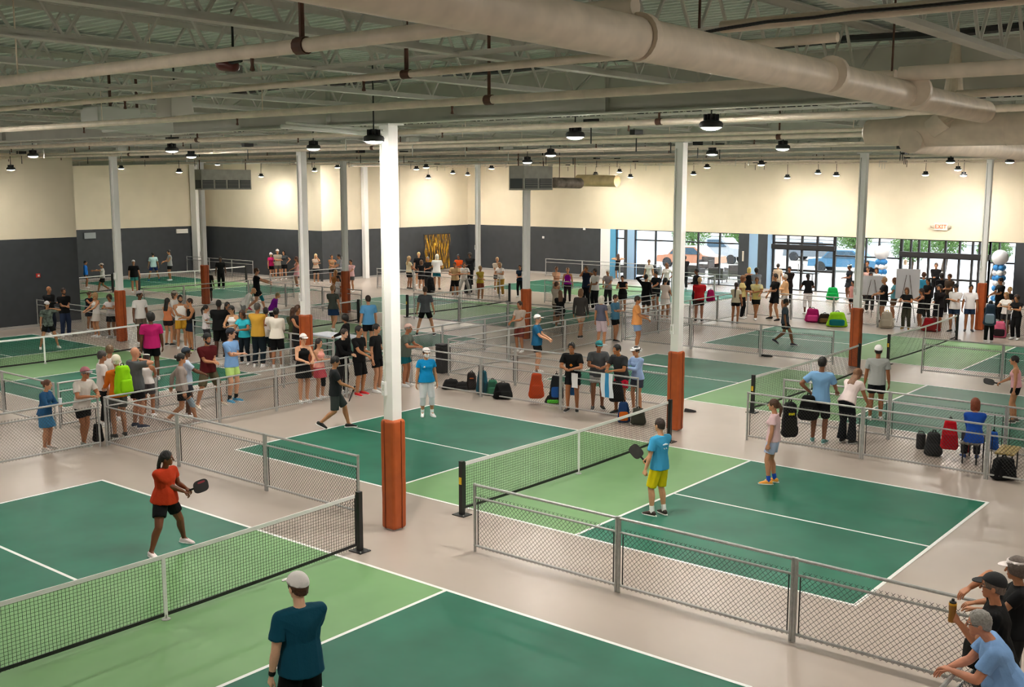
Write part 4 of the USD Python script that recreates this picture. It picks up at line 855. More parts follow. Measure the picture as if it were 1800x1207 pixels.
P('woman with long dark hair behind the capped woman in white', (399, 531), h=1.66, a=30, sex='f', sk='9a6a4c', arms='ff', hair=('long', '17110e'), top=('tank', '241f20'), bot=('shorts', '222222'), lod=1)
P('woman in white tank top and dark cap leaning over the crowd fence', (407, 537), h=1.66, a=330, sex='f', sk='c8966f', arms='rr', hands=RAIL, lean=8, hair=('pony', '2a2420'), hat=('cap', '3c3c3c'), top=('tank', 'f0eae8'), bot=('shorts', '2a2a2e'), lod=1)
P('woman in turquoise shirt and sunglasses leaning over the crowd fence', (432, 537), (432, 640), h=1.70, a=330, sex='f', sk='a06a4a', arms='rr', hands=RAIL, lean=8, hair=('bob', '3a2218'), glasses='1a1212', top=tee('35b6c8'), bot=('leggings', '101a22'), w=1.1, lod=1)
P('man in mustard and teal top seen from behind in the crowd row', (449, 532), (455, 640), a=150, sk='a3683f', arms='ff', hair=('crop', '4a4440'), top=('sleeveless', 'c99a3a'), bot=('pants', '16222a'), w=1.1, lod=1)
P('man in cream shirt and dark teal shorts seen from behind', (470, 540), (470, 638), a=172, sk='9a6648', arms='ee', hair=('crop', BLK), top=tee('e2d9cf'), bot=('long_shorts', '1c2e34'), w=1.15, lod=1)
P('woman in cream sweater with a brown bag strap seen from behind', (487, 541), (488, 641), a=168, sex='f', sk='a56f50', arms='ee', hair=('bun', BLK), top=('long', 'e4dccf'), bot=('long_shorts', '101012'), w=1.25, lod=1)
P('person in olive shirt just left of the middle orange column', (515, 541), h=1.66, a=150, sk='a06a4a', arms='ff', hair=('long', BRN), top=tee('4a5138'), bot=('shorts', '1c1c1e'), lod=1)
P('person in dark top half hidden by the middle orange column', (523, 537), h=1.74, a=30, sk='b07852', arms='rr', hair=('curly', BRN), top=('sleeveless', '2a2422'), bot=('pants', '15161a'), lod=1)
# --- behind the crowd row
P('person in white sweater bending down behind the crowd row', (446, 506), h=1.66, a=85, sk='c99470', arms='gg', lean=38, hair=('bald', '000000'), top=('long', 'e6e0dc'), bot=('shorts', '888888'), lod=1)
P('player in black top and teal knee sleeve reaching right with a paddle', (460, 471), (452, 546), a=95, sex='f', sk='c8906e', arms='ss', hands={0: (.5, .1, 1.15), 1: (.48, -.12, 1.1)}, hair=('short', BRN), top=tee('0f1014'), bot=('shorts', '101114'), knee='1e7f8c', shoe='c62a55', legs='k', lod=1)
P('child in purple top bending beside the court', (488, 514), h=1.50, a=70, sk='b8825e', arms='gg', lean=26, hair=('crop', '7a6a48'), top=('long', '7a1490'), bot=('leggings', '15121a'), lod=1)
P('woman in magenta shirt and white cap, left of the trio at the wall', (477, 444), (477, 491), a=40, sex='f', sk='c99470', arms='fd', hair=('crop', WHT), hat=('cap', 'e8e4e2'), top=tee('b5185e'), bot=('shorts', '141414'), w=1.15)
P('man in tan shirt with folded arms, middle of the trio at the wall', (488, 438), (489, 492), a=5, sk='b8825e', arms='cC', hair=('crop', GRY), hat=('cap', 'cfcac6'), top=tee('9d9484'), bot=('shorts', '4a4a46'))
P('dark-haired woman in grey shirt, right of the trio at the wall', (499, 440), (500, 492), a=345, sex='f', sk='c08a68', arms='hd', hair=('long', BLK), top=tee('44484a'), bot=('shorts', '111214'))
P('woman in pink skirt partly behind the middle white column', (521, 451), h=1.66, a=280, sex='f', sk='b97a5e', arms='ed', hair=('long', '5a3424'), top=('tank', 'd59a98'), bot=('skirt', 'd99aa4'))
P('blonde woman in beige top and black skirt with a pink towel', (555, 446), (556, 498), a=15, sex='f', sk='c99470', arms='mc', hair=('long', 'd9c294'), top=tee('d3bfae'), bot=('skirt', '111214'))
P('woman in tan tank top left of the second orange column', (583, 447), h=1.64, a=10, sex='f', sk='b5794f', arms='hf', hair=('bun', '2a1c14'), top=('tank', 'a98764'), bot=('shorts', '2a2a2a'))
P('man in white and dark shirt beside the second orange column', (596, 446), h=1.78, a=285, sk='b07a58', arms='ee', hair=('short', BLK), top=tee('7f8288'), bot=('shorts', '16181c'))
P('person in pink shirt leaning just right of the second orange column', (617, 456), h=1.66, a=320, sk='b8825e', arms='rr', hair=('short', DBR), top=tee('e3b6b8'), bot=('shorts', '555555'))
P('man with tanned bare shoulders in front of the second orange column', (590, 474), h=1.72, a=350, sk='b57a4c', arms='ff', hair=('short', 'b58a58'), top=('tank', 'a8703f'), bot=('shorts', '141414'))
P('person in white shirt with braid beside the second orange column', (595, 484), (596, 548), a=300, sex='f', sk='a56f50', arms='dd', hair=('braid', BLK), top=tee('e6e2e2'), bot=('pants', 'cfc8c2'))
P('child in blue jacket beside the dark wall corner at far left', (150, 461), (152, 506), a=80, sk='a9744f', arms='dd', hair=('short', BLK), top=('hoodie', '1f6fc4'), bot=('shorts', '24344c'))
P('woman in white shirt stretching an arm on the far left court', (177, 463), (182, 514), a=280, sex='f', sk='b8825e', arms='ds', hands={0: (.55, .2, 1.30)}, hair=('crop', DBR), hat=('cap', 'd8ccc8'), top=tee('e6e2e0'), bot=('shorts', '141416'), legs='k', hy=10)
P('man in black shirt, teal shorts and white cap on the far left court', (237, 457), (237, 514), a=5, sk='c08a68', arms='Dd', hair=('crop', GRY), hat=('back', 'f0eeee'), top=tee('101012'), bot=('shorts', '3f8a86'), w=1.2, legs='o')
P('player in aqua and white shirt seen from behind at far left', (271, 444), (271, 493), a=185, sk='b98460', arms='DD', hair=('crop', BLK), top=tee('b8d6d6'), bot=('shorts', '1f2f66'), shoe='2c78c4', legs='w')
P('player in grey sleeveless shirt holding a blue paddle at far left', (297, 439), (300, 493), a=282, sk='b98460', arms='fe', hair=('crop', BLK), top=('sleeveless', '9a9a9a'), bot=('shorts', '121214'))
P('dark silhouetted person with a hoop beside the far orange column', (369, 487), (368, 532), h=1.55, a=170, sk='4a2f22', arms='dd', hair=('curly', '1a120e'), top=tee('1d1c1c'), bot=('shorts', '20242a'))
P('dark-clothed person standing against the dark wall behind the far net', (387, 451), h=1.70, a=0, sk='5a4030', arms='dd', hair=('short', BLK), top=tee('131313'), bot=('pants', '131313'))
# --- row before the gold curtain
P('woman in black and cream top with black shorts before the gold curtain', (719, 450), (719, 508), a=120, sex='f', sk='a56f4c', arms='ee', hair=('long', 'b89868'), top=tee('d8cba8'), bot=('shorts', '111214'), shoe='1a1a1a')
P('blond man in black shirt facing the camera, left of the gold curtain', (736, 443), h=1.82, a=0, sk='d8a67f', arms='ed', hair=('short', 'd8b878'), top=tee('141416'), bot=('shorts', '2a2a2c'))
P('woman in black vest over white seen from behind, left of the gold curtain', (742, 457), (741, 510), a=175, sex='f', sk='c08a68', arms='ee', hair=('bob', '6a4a32'), top=('sleeveless', '1a1a1c'), bot=('shorts', '141416'))
P('dark-shirted person in front of the gold curtain edge', (752, 451), h=1.70, a=340, sk='b07a58', arms='fd', hair=('crop', GRY), top=tee('202226'), bot=('pants', '1a1c20'))
P('person in white shirt and teal shorts bending before the gold curtain', (767, 447), (768, 509), a=170, sk='c99470', arms='rr', hands=RAIL, lean=14, hair=('bob', 'e3dccb'), top=tee('f0eeec'), bot=('shorts', '12687a'), shoe='1a1a1a', w=1.1)
P('person in orange shirt right of the gold curtain', (806, 447), h=1.74, a=340, sk='7a4a30', arms='ff', hair=('crop', BLK), top=tee('e0541a'), bot=('pants', '1a1a1a'))
P('large person in black at the dark corner, right of the orange shirt', (826, 444), h=1.82, a=330, sk='6a4838', arms='ff', hair=('curly', '241c18'), top=('hoodie', '0f0f10'), bot=('pants', '111111'), w=1.4)
P('person in peach shirt leaning on the rail right of the gold curtain', (799, 460), h=1.74, a=350, sk='b07650', arms='rr', hands=RAIL, lean=10, hair=('buzz', DBR), top=tee('e0b88c'), bot=('long_shorts', '161618'), w=1.1)
P('person in white shirt and pale trousers leaning on the same rail', (816, 462), h=1.72, a=10, sk='b5805c', arms='rr', hands=RAIL, lean=10, hair=('short', BRN), top=tee('e8e4e2'), bot=('pants', 'b8b6b4'), legs='w')
P('woman in olive gold vest with a brown bag at the rail', (844, 467), h=1.66, a=30, sex='f', sk='b07c58', arms='ff', hair=('bun', 'a8845c'), top=('sleeveless', 'b59a3a'), bot=('shorts', '7a3a2a'))
P('woman in white shirt with hair band leaning before the far white column', (878, 461), h=1.68, a=330, sex='f', sk='b57e58', arms='rr', hands=RAIL, lean=12, hair=('bob', '8a6a48'), top=tee('ece6e2'), bot=('pants', 'b08a3a'), w=1.1)
P('person behind the woman in white by the far white column', (874, 452), h=1.76, a=10, sk='b98460', arms='ff', hair=('short', 'b08c60'), top=tee('d8c8b8'), bot=('shorts', '4a4a4a'))
P('woman in navy shirt with black leggings left of the second-row column', (916, 465), (914, 522), a=340, sex='f', sk='b8825e', arms='ff', hair=('bun', '2a1c14'), top=tee('16283a'), bot=('leggings', '101216'))
# --- row behind the magenta tank top
P('woman in peach shirt, leftmost behind the centre fence row', (978, 468), h=1.64, a=20, sex='f', sk='c08a68', arms='cC', hair=('short', '5a3a28'), top=tee('e2b596'), bot=('shorts', 'b59078'))
P('person in magenta tank top with bare arms behind the fence', (998, 470), h=1.66, a=355, sex='f', sk='c2875f', arms='dd', hair=('short', '8a6a50'), top=('tank', '9a1496'), bot=('leggings', '2a1a22'), w=1.05)
P('man in navy and black tank top raising a hand to his face', (1024, 467), (1030, 540), a=330, sk='a06a44', arms='km', hair=('short', '5a4028'), top=('sleeveless', '1a2436'), bot=('pants', '121316'))
P('person in white shirt and dark flat cap facing left behind the fence', (1042, 472), (1046, 545), a=315, sk='8a5a3c', arms='fd', hair=('crop', BLK), hat=('cap', '3a3836'), top=tee('e2dad8'), bot=('pants', '121316'))
P('man in white headband and grey shirt leaning behind the fence', (1075, 474), (1069, 538), a=340, sk='b5805c', arms='rr', lean=8, hair=('crop', WHT), hat=('back', 'f0eae4'), top=tee('a8a2a4'), bot=('pants', '121316'))
P('woman in black top and black skirt leaning on the fence at centre', (1094, 479), (1094, 550), h=1.64, a=350, sex='f', sk='b98460', arms='rr', hands=RAIL, lean=8, hair=('short', BLK), top=('sleeveless', '121214'), bot=('skirt', '121214'), w=1.1)
P('person in black long-sleeved shirt holding up a phone', (1134, 482), (1134, 558), a=150, sk='b8825e', arms='dd', hands={0: (.2, .3, 1.62)}, hair=('crop', BLK), top=('long', '0e0e10'), bot=('long_shorts', '141416'))
P('man in black shirt with white lettering looking down', (1154, 476), h=1.76, a=320, sk='b07a58', arms='re', hair=('short', BLK), top=tee('141a20'), bot=('shorts', '101114'), hp=15, w=1.15)
P('woman in pale shirt and white skirt with a green bag seen from behind', (1170, 488), (1168, 562), a=155, sex='f', sk='b57f5a', arms='ee', hair=('bun', BLK), top=tee('ecdcd2'), bot=('skirt', 'e8e4e0'))
P('woman in white blouse with brown hair and scarf left of the column', (1172, 462), h=1.70, a=340, sex='f', sk='a5704c', arms='hd', hair=('long', '7a4c2c'), top=tee('f0ece8'), bot=('pants', '1a1a1c'))
P('woman in white shirt behind the person holding up a phone', (1138, 456), (1140, 512), a=350, sex='f', sk='b8825e', arms='dd', hair=('bun', '6a4024'), top=tee('ded9d6'), bot=('skirt', 'cfc9c6'))
P('slim woman in black dress with long hair by the blue pier', (1087, 446), (1086, 492), a=185, sex='f', sk='c2906c', arms='kk', hair=('long', '4a3022'), top=('tank', '121214'), bot=('shorts', '121214'))
P('person in dark clothes standing right of the tall centre-right column', (1204, 449), h=1.78, a=200, sk='7a5240', arms='ff', hair=('short', BLK), top=tee('1c1a1c'), bot=('pants', '1a1a1c'))
P('man in red shirt with a waist pouch seen from behind', (1227, 487), (1228, 564), a=178, sk='c08262', arms='ee', hair=('crop', 'cfae80'), top=tee('c01f26'), bot=('shorts', '2a2422'), shoe='1a1a1a', w=1.2)
P('dark-skinned man in black behind the red-shirted man', (1225, 472), h=1.76, a=300, sk='6a432e', arms='ff', hair=('short', BLK), top=('long', '1a1a1c'), bot=('pants', '2a2a2e'))
P('woman with a long dark braid, cream shirt and black shorts', (1286, 496), (1292, 568), a=165, sex='f', sk='a86f4c', arms='fd', hair=('braid', '241612'), top=tee('d8cdb2'), bot=('brief', '101012'), shoe='1a1a1a', legs='o')
P('woman in yellow and white shirt facing right beside the braided woman', (1298, 484), (1303, 560), a=75, sex='f', sk='b57c56', arms='fd', hair=('bob', '7a5236'), top=tee('dcc98a'), bot=('leggings', '15161a'))
P('man in white and yellow tie-dye shirt leaning on the fence', (1330, 486), (1328, 561), a=5, sk='b07850', arms='rc', hair=('short', '4a3020'), top=('tee', 'd8d6a0', mat('tie_dye', 'd8dcc8', .85, vary=.3, scale=3.0, col2='dcc02c')), bot=('shorts', '121315'), legs='x')
P('man in black shirt with hands together, left of the peach-shirted man', (1363, 481), (1361, 562), a=300, sk='b98460', arms='fl', hair=('short', DBR), top=tee('111214'), bot=('shorts', '0f1012'), shoe='1a1a1a', legs='w')
P('older man in peach shirt with grey hair beside the black-shirted man', (1381, 482), h=1.74, a=285, sk='c2906c', arms='fe', hair=('crop', 'c9c2b8'), top=('long', 'f0bd8c'), bot=('shorts', 'd8d2cc'), w=1.15)
P('man in dark jacket standing in front of the covered table', (1388, 468), h=1.76, a=340, sk='a06a4a', arms='ff', hair=('short', BLK), top=('jacket', '241e1e'), bot=('pants', '1a1a1c'))
P('woman in black shirt and white cropped trousers leaning on a rail', (1420, 481), (1419, 552), a=195, sex='f', sk='6a4430', arms='ee', lean=10, hair=('pony', BLK), top=tee('131315'), bot=('capri', 'ece8ea'), hands={0: (.4, .2, 1.15), 1: (.4, -.2, 1.15)})
hL = P('boy in slate grey shirt walking on the fourth court', (1385, 522), (1378, 606), a=88, sk='8a5a3a', arms='dd', hair=('short', BLK), top=tee('3d4650'), bot=('shorts', '24262a'), legs='K', shoe='2a3040', h=1.66)
P('pale woman in beige top behind the black-shirted man', (1368, 463), h=1.68, a=170, sex='f', sk='c99a78', arms='dd', hair=('short', '2a2420'), top=tee('d2bca4'), bot=('pants', 'cfc4b8'))
P('person in black dress with a yellow badge seen from behind', (1317, 470), h=1.66, a=180, sex='f', sk='b98460', arms='ee', hair=('bob', 'd8bf6a'), top=('tank', '141416'), bot=('skirt', '141416'))
P('person in grey shirt with dark hair beside the black dress', (1330, 471), h=1.70, a=190, sk='8a6048', arms='ff', hair=('curly', BLK), top=tee('7a828c'), bot=('pants', '30323a'))
# --- entrance crowd at the right
P('woman in dark top with blue and white head wrap left of the column', (1494, 465), h=1.70, a=300, sex='f', sk='7a4e34', arms='ff', hair=('short', BLK), hat=('band', 'cfe0e8'), top=tee('1e2228'), bot=('skirt', '22242a'))
P('child in pink shirt beside the woman with the head wrap', (1500, 493), h=1.45, a=310, sk='b07c60', arms='dd', hair=('short', BLK), top=tee('d89a94'), bot=('shorts', '141416'))
P('man in black shirt behind the left easel board', (1525, 458), h=1.82, a=350, sk='b07a58', arms='ff', hair=('short', BLK), top=tee('141418'), bot=('pants', '1a1a1c'))
P('bearded man in white shirt just above the left easel board', (1531, 478), h=1.74, a=10, sk='8a5c42', arms='dd', hair=('short', BLK), beard=BLK, top=tee('e0dcda'), bot=('pants', '2a2a2c'))
P('person in pink behind the bearded man at the left easel', (1526, 468), h=1.70, a=340, sk='b07a58', arms='dd', hair=('short', DBR), top=tee('d0a8a0'), bot=('pants', '2a2a2c'))
P('woman in white top with dark hair right of the bearded man', (1541, 470), h=1.66, a=350, sex='f', sk='b98460', arms='dd', hair=('bob', '2a1a14'), top=tee('dfe2e6'), bot=('pants', '3a3a42'))
P('man in black shirt and shorts reaching toward the left easel', (1551, 487), (1552, 566), a=285, sk='b98460', arms='fe', hair=('crop', 'a8845c'), top=tee('111113'), bot=('shorts', '141416'), shoe='5a4a42', w=1.1)
P('person in cyan shirt and brown shorts touching the easel board', (1567, 488), (1570, 562), a=280, sex='f', sk='b07a58', arms='ed', hair=('bob', '6a4428'), top=tee('6fb9cc'), bot=('shorts', '6a5240'))
P('blonde woman in white shirt above the right easel board', (1592, 455), h=1.74, a=5, sex='f', sk='d8ac8c', arms='ff', hair=('long', 'e3d5b0'), top=tee('f2efea'), bot=('pants', '2a3a4c'))
P('man in cyan shirt seen from behind right of the easel board', (1617, 478), (1620, 556), a=178, sk='b07a58', arms='dd', hair=('short', '5a3824'), top=tee('3fa3cc'), bot=('shorts', '2a2e36'), w=1.1)
P('girl in black shirt and olive trousers leaning on the entrance fence', (1596, 504), (1592, 578), h=1.62, a=345, sex='f', sk='b07650', arms='rr', hands=RAIL, lean=10, hair=('bob', '5a3a24'), top=tee('121315'), bot=('pants', '4a4a38'), shoe='e0b060')
P('girl in black tank top stretching her arm along the fence', (1618, 507), (1617, 578), a=290, sex='f', sk='a86e4a', arms='rr', hands=RAIL, hair=('long', '2e1c14'), top=('tank', '121214'), bot=('shorts', '16161a'))
P('woman in black headscarf with a white sleeve at the entrance', (1645, 500), (1648, 580), a=330, sex='f', sk='a5704c', arms='mf', hair=('long', '181210'), top=('long', '1a1618'), bot=('long_shorts', '141216'), w=1.15)
P('man in black hoodie at the entrance doors', (1646, 462), h=1.78, a=350, sk='b98460', arms='ff', hair=('short', '6a5040'), top=('hoodie', '131315'), bot=('pants', '16161a'))
P('person in black jersey with white number seen from behind', (1656, 480), h=1.72, a=180, sk='7a5038', arms='ee', hair=('curly', '241812'), top=tee('15161a'), bot=('shorts', '15161a'))
P('person in brown patterned shirt behind the black jersey', (1670, 481), h=1.72, a=320, sk='a5704c', arms='ff', hair=('short', BRN), top=tee('4a3a2c'), bot=('pants', '222222'))
P('dark-haired person in black in the entrance crowd, left of the hoodie', (1632, 489), h=1.68, a=320, sex='f', sk='a5704c', arms='ff', hair=('long', BLK), top=tee('141414'), bot=('pants', '141414'))
P('person in black cap and white shirt with crossed arms at the entrance', (1671, 499), (1676, 583), a=335, sk='b8825e', arms='cC', hair=('crop', BLK), hat=('cap', '131418'), top=tee('e6dedd'), bot=('shorts', '1c2a40'), shoe='1a1a1a', w=1.15, hp=14)
P('young man in white V-neck shirt and navy shorts walking toward the camera', (1704, 500), (1702, 582), a=5, sk='a06a44', arms='dd', hair=('short', BLK), top=tee('eee9ea'), bot=('shorts', '1a2c44'), shoe='2a2a2a')
P('man in black shirt with a white skull print at the right', (1760, 488), h=1.78, a=300, sk='a5704c', arms='fe', hair=('short', BLK), top=tee('111113'), bot=('pants', '151517'), w=1.15, logo=[('chest_print', [(.14, .03, .30), (.14, -.04, .30), (.14, 0, .36), (.14, 0, .26)], 'e8e2e4')])
P('blond child in black behind the girl with long hair', (1776, 504), h=1.55, a=300, sk='c2906c', arms='dd', hair=('crop', 'c9a468'), top=tee('141416'), bot=('pants', '141416'))
P('girl in white shirt with long light brown hair leaning on the right fence', (1767, 516), (1766, 590), h=1.62, a=330, sex='f', sk='c2906c', arms='rr', hands=RAIL, lean=6, hair=('long', '9a7448'), top=tee('efe8e4'), bot=('shorts', '3a3a3c'))
P('woman with dark curly hair in black at the right edge fence', (1788, 518), h=1.62, a=330, sex='f', sk='b8825e', arms='rr', hands=RAIL, lean=6, hair=('curly', '2e1e16'), top=tee('161618'), bot=('pants', '161618'))
hM = P('person in black crouching under a tie-dye backpack by the right column', (1742, 528), h=1.50, a=180, sk='7a5038', arms='ee', lean=16, hair=('short', BLK), top=('long', '141416'), bot=('pants', '121214'))
# --- right side courts
P('man in white cap and grey shirt seen from behind on the third court', (1539, 607), (1538, 738), a=182, sk='9a6242', arms='dd', hair=('crop', BLK), hat=('cap', 'f2eeee'), top=tee('a2a5a2'), bot=('shorts', '111318'), shoe='e8e8e8', w=1.12, lod=2)
hP = P('woman in pink tank top and black shorts at the right edge', (1777, 625), (1782, 742), a=268, sex='f', sk='bb8361', arms='de', hair=('short', '1c1412'), top=('tank', 'dca6ae'), bot=('brief', '0e0f11'), shoe='5a5048', legs='o', lean=5, lod=2)
P('man in light blue shirt and black shorts behind the racket bags', (1445, 627), (1439, 778), a=172, sk='8a5a40', arms='hE', hair=('short', BLK), top=tee('7fadd9'), bot=('long_shorts', '131418'), shoe='6fa9a4', legs='o', lod=2)
P('woman in white shirt bending forward with black flared trousers', (1499, 652), (1487, 778), h=1.72, a=150, sex='f', sk='b07a58', arms='gg', hands={0: (.55, .22, .85), 1: (.52, -.2, .8)}, lean=34, hair=('long', '7a5236'), top=tee('ead8d4'), bot=('flare', '15181e'), shoe='1a1a1a', w=1.12, lod=2)
P('woman in royal blue jacket sitting on the bench at right', (1715, 704), h=1.66, a=188, sex='f', seat=.44, legs='q', arms='ll', sk='b07a58', hair=('bob', '7a3a20'), top=('jacket', '1c49a0'), bot=('pants', '22242c'), shoe='1f3f7a', w=1.1, lean=8, lod=2)
# ---------------------------------------------------------------- things held in hands
def paddle(hand, d, nrm, label, face='1b1b1c', edge=None):
    P_, R_ = hand; d = unit(RIGHT * d[0] + UP * d[1] + FWD * (d[2] if len(d) > 2 else 0)); n = np.asarray(nrm, float); n = unit(n - d * (n @ d))
    F = np.stack([d, np.cross(n, d), n], 1); t = thing('paddle', label, 'paddle', P_)
    g = np.linspace(0, 2 * np.pi, 29)[:-1]; k = .32
    ol = np.stack([.20 + .125 * np.sign(np.cos(g)) * np.abs(np.cos(g)) ** .62, .098 * np.sign(np.sin(g)) * np.abs(np.sin(g)) ** .62, 0 * g], 1)
    obj('face', m3.Manifold.hull_points(np.vstack([(ol + [0, 0, z]) @ F.T for z in (-.0065, .0065)])), mat('paddle_' + face, face, .5, vary=.25, scale=9.0), t)
    MB().tube([F @ [x, 0, 0] for x in (-.055, .02, .09)], [.017, .016, .016], 8).build('handle', plain('141414', .7), t)
    if edge: obj('edge_stripe', m3.Manifold.hull_points(np.vstack([((ol * [.5, .16, 1] + [.12, .055, 0]) + [0, 0, z]) @ F.T for z in (-.0075, .0075)])), plain(edge), t)
    return t
paddle(hB[0], (.92, .34, -.15), -FWD + UP * .35, 'dark red-striped pickleball paddle held by the woman in orange', '1c191b', '8a2030')
paddle(hC[1], (-.62, .70, .1), -FWD, 'dark grey paddle held by the yellow-shorts player', '2e2b28')
paddle(hE[1], (-.35, -.9, .1), RIGHT, 'black paddle seen edge-on held by the walking black-shirted man', '151515')
paddle(hP[1], (-.9, .2, .2), -FWD + UP, 'grey paddle held by the woman in the pink tank top', '4a4a4a')
def cup(p, label, col='f2efec', r=.038, h=.11):
    t = thing('cup', label, 'cup', (p[0], p[1], p[2] - h * .2))
    MB().lathe([(.0, 0), (r * .78, 0), (r, h), (r * .92, h), (r * .7, .012), (.0, .012)], n=14).build('cup_body', plain(col, .4), t)
    MB().lathe([(r * 1.04, h - .008), (r * 1.04, h + .004), (.0, h + .010)], n=14).build('lid', plain('ffffff', .4), t); return t
cup((hF[0][0] + hF[1][0]) / 2 + [0, 0, .03], 'white cup in the hands of the woman in denim', 'dfe8f2')
cup(hJ[1][0] + [0, 0, .02], 'white cup held by the man in the peach orange shirt')
q = hO[0][0]; t = thing('water_bottle', 'amber translucent sports bottle with black cap held at bottom right', 'bottle', (q[0], q[1], q[2] - .07))
MB().lathe([(.0, 0), (.036, 0), (.038, .02), (.033, .09), (.038, .15), (.037, .175), (.0, .176)], n=16).build('bottle_body', mat('amber_plastic', (.30, .13, .02), .25), t, smooth=40)
MB().lathe([(.038, .172), (.039, .192), (.0, .193)], n=16).build('yellow_ring', plain('e0a020'), t)
MB().lathe([(.034, .192), (.034, .205), (.016, .212), (.014, .235), (.0, .236)], n=14).build('bottle_cap', BLACK, t)

# ---------------------------------------------------------------- bags
def bag(name, label, base, w, d, h, rz, col, pocket=None, cat='bag', strap='141414', top=.72, hang=False, stripe=None):
    t = thing(name, label, cat, base, rz)
    S = SPH[1]; e = .09
    body = H(*[S * [.28 * d, .26 * w, .12 * h] + np.array([sx * d * .22, sy * w * .24, h * .13]) for sx in (-1, 1) for sy in (-1, 1)],
             *[S * [.26 * d, .24 * w * top, .14 * h] + np.array([sx * d * .17, sy * w * .24 * top, h * .84]) for sx in (-1, 1) for sy in (-1, 1)])
    m = _tm(body, max(.035, h * .07), 2); v = np.array(m.vertices); nn = np.array(m.vertex_normals); v = v + nn * ((meshkit.fbm(v * 9 + w * 7, 3) - .5) * .05 * min(1, h * 2))[:, None]; v[:, 2] = np.maximum(v[:, 2], .004)
    obj('bag_body', trimesh.Trimesh(v, m.faces, process=False), cloth(col), t, smooth=50)
    pk = H(*[S * [.12 * d, .16 * w, .09 * h] + np.array([d * .50, sy * w * .2, z * h]) for sy in (-1, 1) for z in (.2, .46)])
    obj('front_pocket', _tm(pk, .05, 1), cloth(pocket or col), t, smooth=50)
    MB().tube([(-.05 * d, -.10 * w, h * .95), (-.05 * d, -.06 * w, h * 1.06), (-.05 * d, .06 * w, h * 1.06), (-.05 * d, .10 * w, h * .95)], .012, 6).build('handle', cloth(strap), t)
    for sy in (-1, 1):
        MB().tube([(-.30 * d, sy * .18 * w, h * .92), (-.62 * d, sy * .22 * w, h * .75), (-.66 * d, sy * .24 * w, h * .4), (-.42 * d, sy * .26 * w, h * .12)], .014, 6).build('strap', cloth(strap), t)
    if stripe: MB().box((d * .52, 0, h * .68), (.02, w * .35, h * .06)).build('stripe', cloth(stripe), t)
    if hang: MB().tube([(0, 0, h * .98), (.0, 0, hang)], .008, 5).build('hanging_loop', cloth(strap), t)
    return t
TC = lambda p: math.degrees(math.atan2(CY - p[1], CX - p[0]))      # faces the camera
def gbag(px, py, name, label, w, d, h, col, dr=0, **k):
    p = at(px, py); return bag(name, label, (p[0], p[1], 0), w, d, h, TC(p) + dr, col, **k)
def hbag(px, py, ypl, name, label, w, d, h, col, dr=0, **k):
    p = at_y(px, py, ypl); return bag(name, label, (p[0], p[1], p[2]), w, d, h, TC(p) + dr, col, hang=max(h * 1.0, .92 - p[2]), **k)
# right-hand lane
hbag(1387, 768, 4.95, 'racket_bag', 'large black racket bag with yellow trim hanging on the fence behind the girl in pink', .36, .22, .78, '121214', pocket='1a1a16', stripe='d8d020', dr=20)
hbag(1420, 738, 5.15, 'racket_bag', 'plain black bag hanging beside the yellow-trimmed racket bag', .42, .22, .55, '0f0f10', dr=-10)
gbag(1640, 800, 'backpack', 'dark grey backpack standing on the floor of the right lane', .36, .26, .50, '2a2c2e')
gbag(1763, 842, 'backpack', 'black backpack on the floor behind the bottom right fence post', .46, .3, .44, '0d0d0f', dr=30)
hbag(1668, 790, 5.6, 'jacket_bag', 'bright red jacket hung on the fence beside the dark backpack', .34, .16, .62, 'b3121f', pocket='a01020', cat='jacket', top=.75)
hbag(1745, 790, 6.2, 'hand_bag', 'blue bag hanging by its strap right of the seated woman', .22, .14, .38, '1f4f9c')
gbag(1697, 795, 'hand_bag', 'small red bag beside the seated woman in royal blue', .16, .14, .34, 'a3182a')
p = at(1618, 788); t = thing('portable_speaker', 'black cylindrical speaker on the floor left of the dark grey backpack', 'speaker', (p[0], p[1], 0))
MB().lathe([(.0, 0), (.085, 0), (.095, .02), (.095, .30), (.085, .32), (.0, .322)], n=18).build('speaker_body', plain('131314', .7), t, smooth=40); MB().tube([(-.06, 0, .32), (-.05, 0, .37), (.05, 0, .37), (.06, 0, .32)], .01, 6).build('handle', BLACK, t)
def bench(p, rz, label, L=.9, col='6a625a'):
    t = thing('bench', label, 'bench', (p[0], p[1], 0), rz)
    for i in range(4): MB().box((-.135 + .09 * i, 0, .43), (.075, L, .03)).build('slat', mat('bench_' + col, col, .5), t)
    for sy in (-1, 1):
        MB().box((0, sy * L * .38, .405), (.30, .04, .02)).build('cross_bar', BLACK, t)
        for sx in (-1, 1): MB().tube([(sx * .13, sy * L * .38, 0), (sx * .13, sy * L * .38, .4)], .015, 6).build('leg', BLACK, t)
    return t
p = at(1712, 772, .44); bench(p, 5, 'grey slatted bench under the seated woman in royal blue')
p = at(1772, 790, .44); bench(p, 5, 'tan slatted bench at the right edge beside the seated woman', .8, 'a08a50')
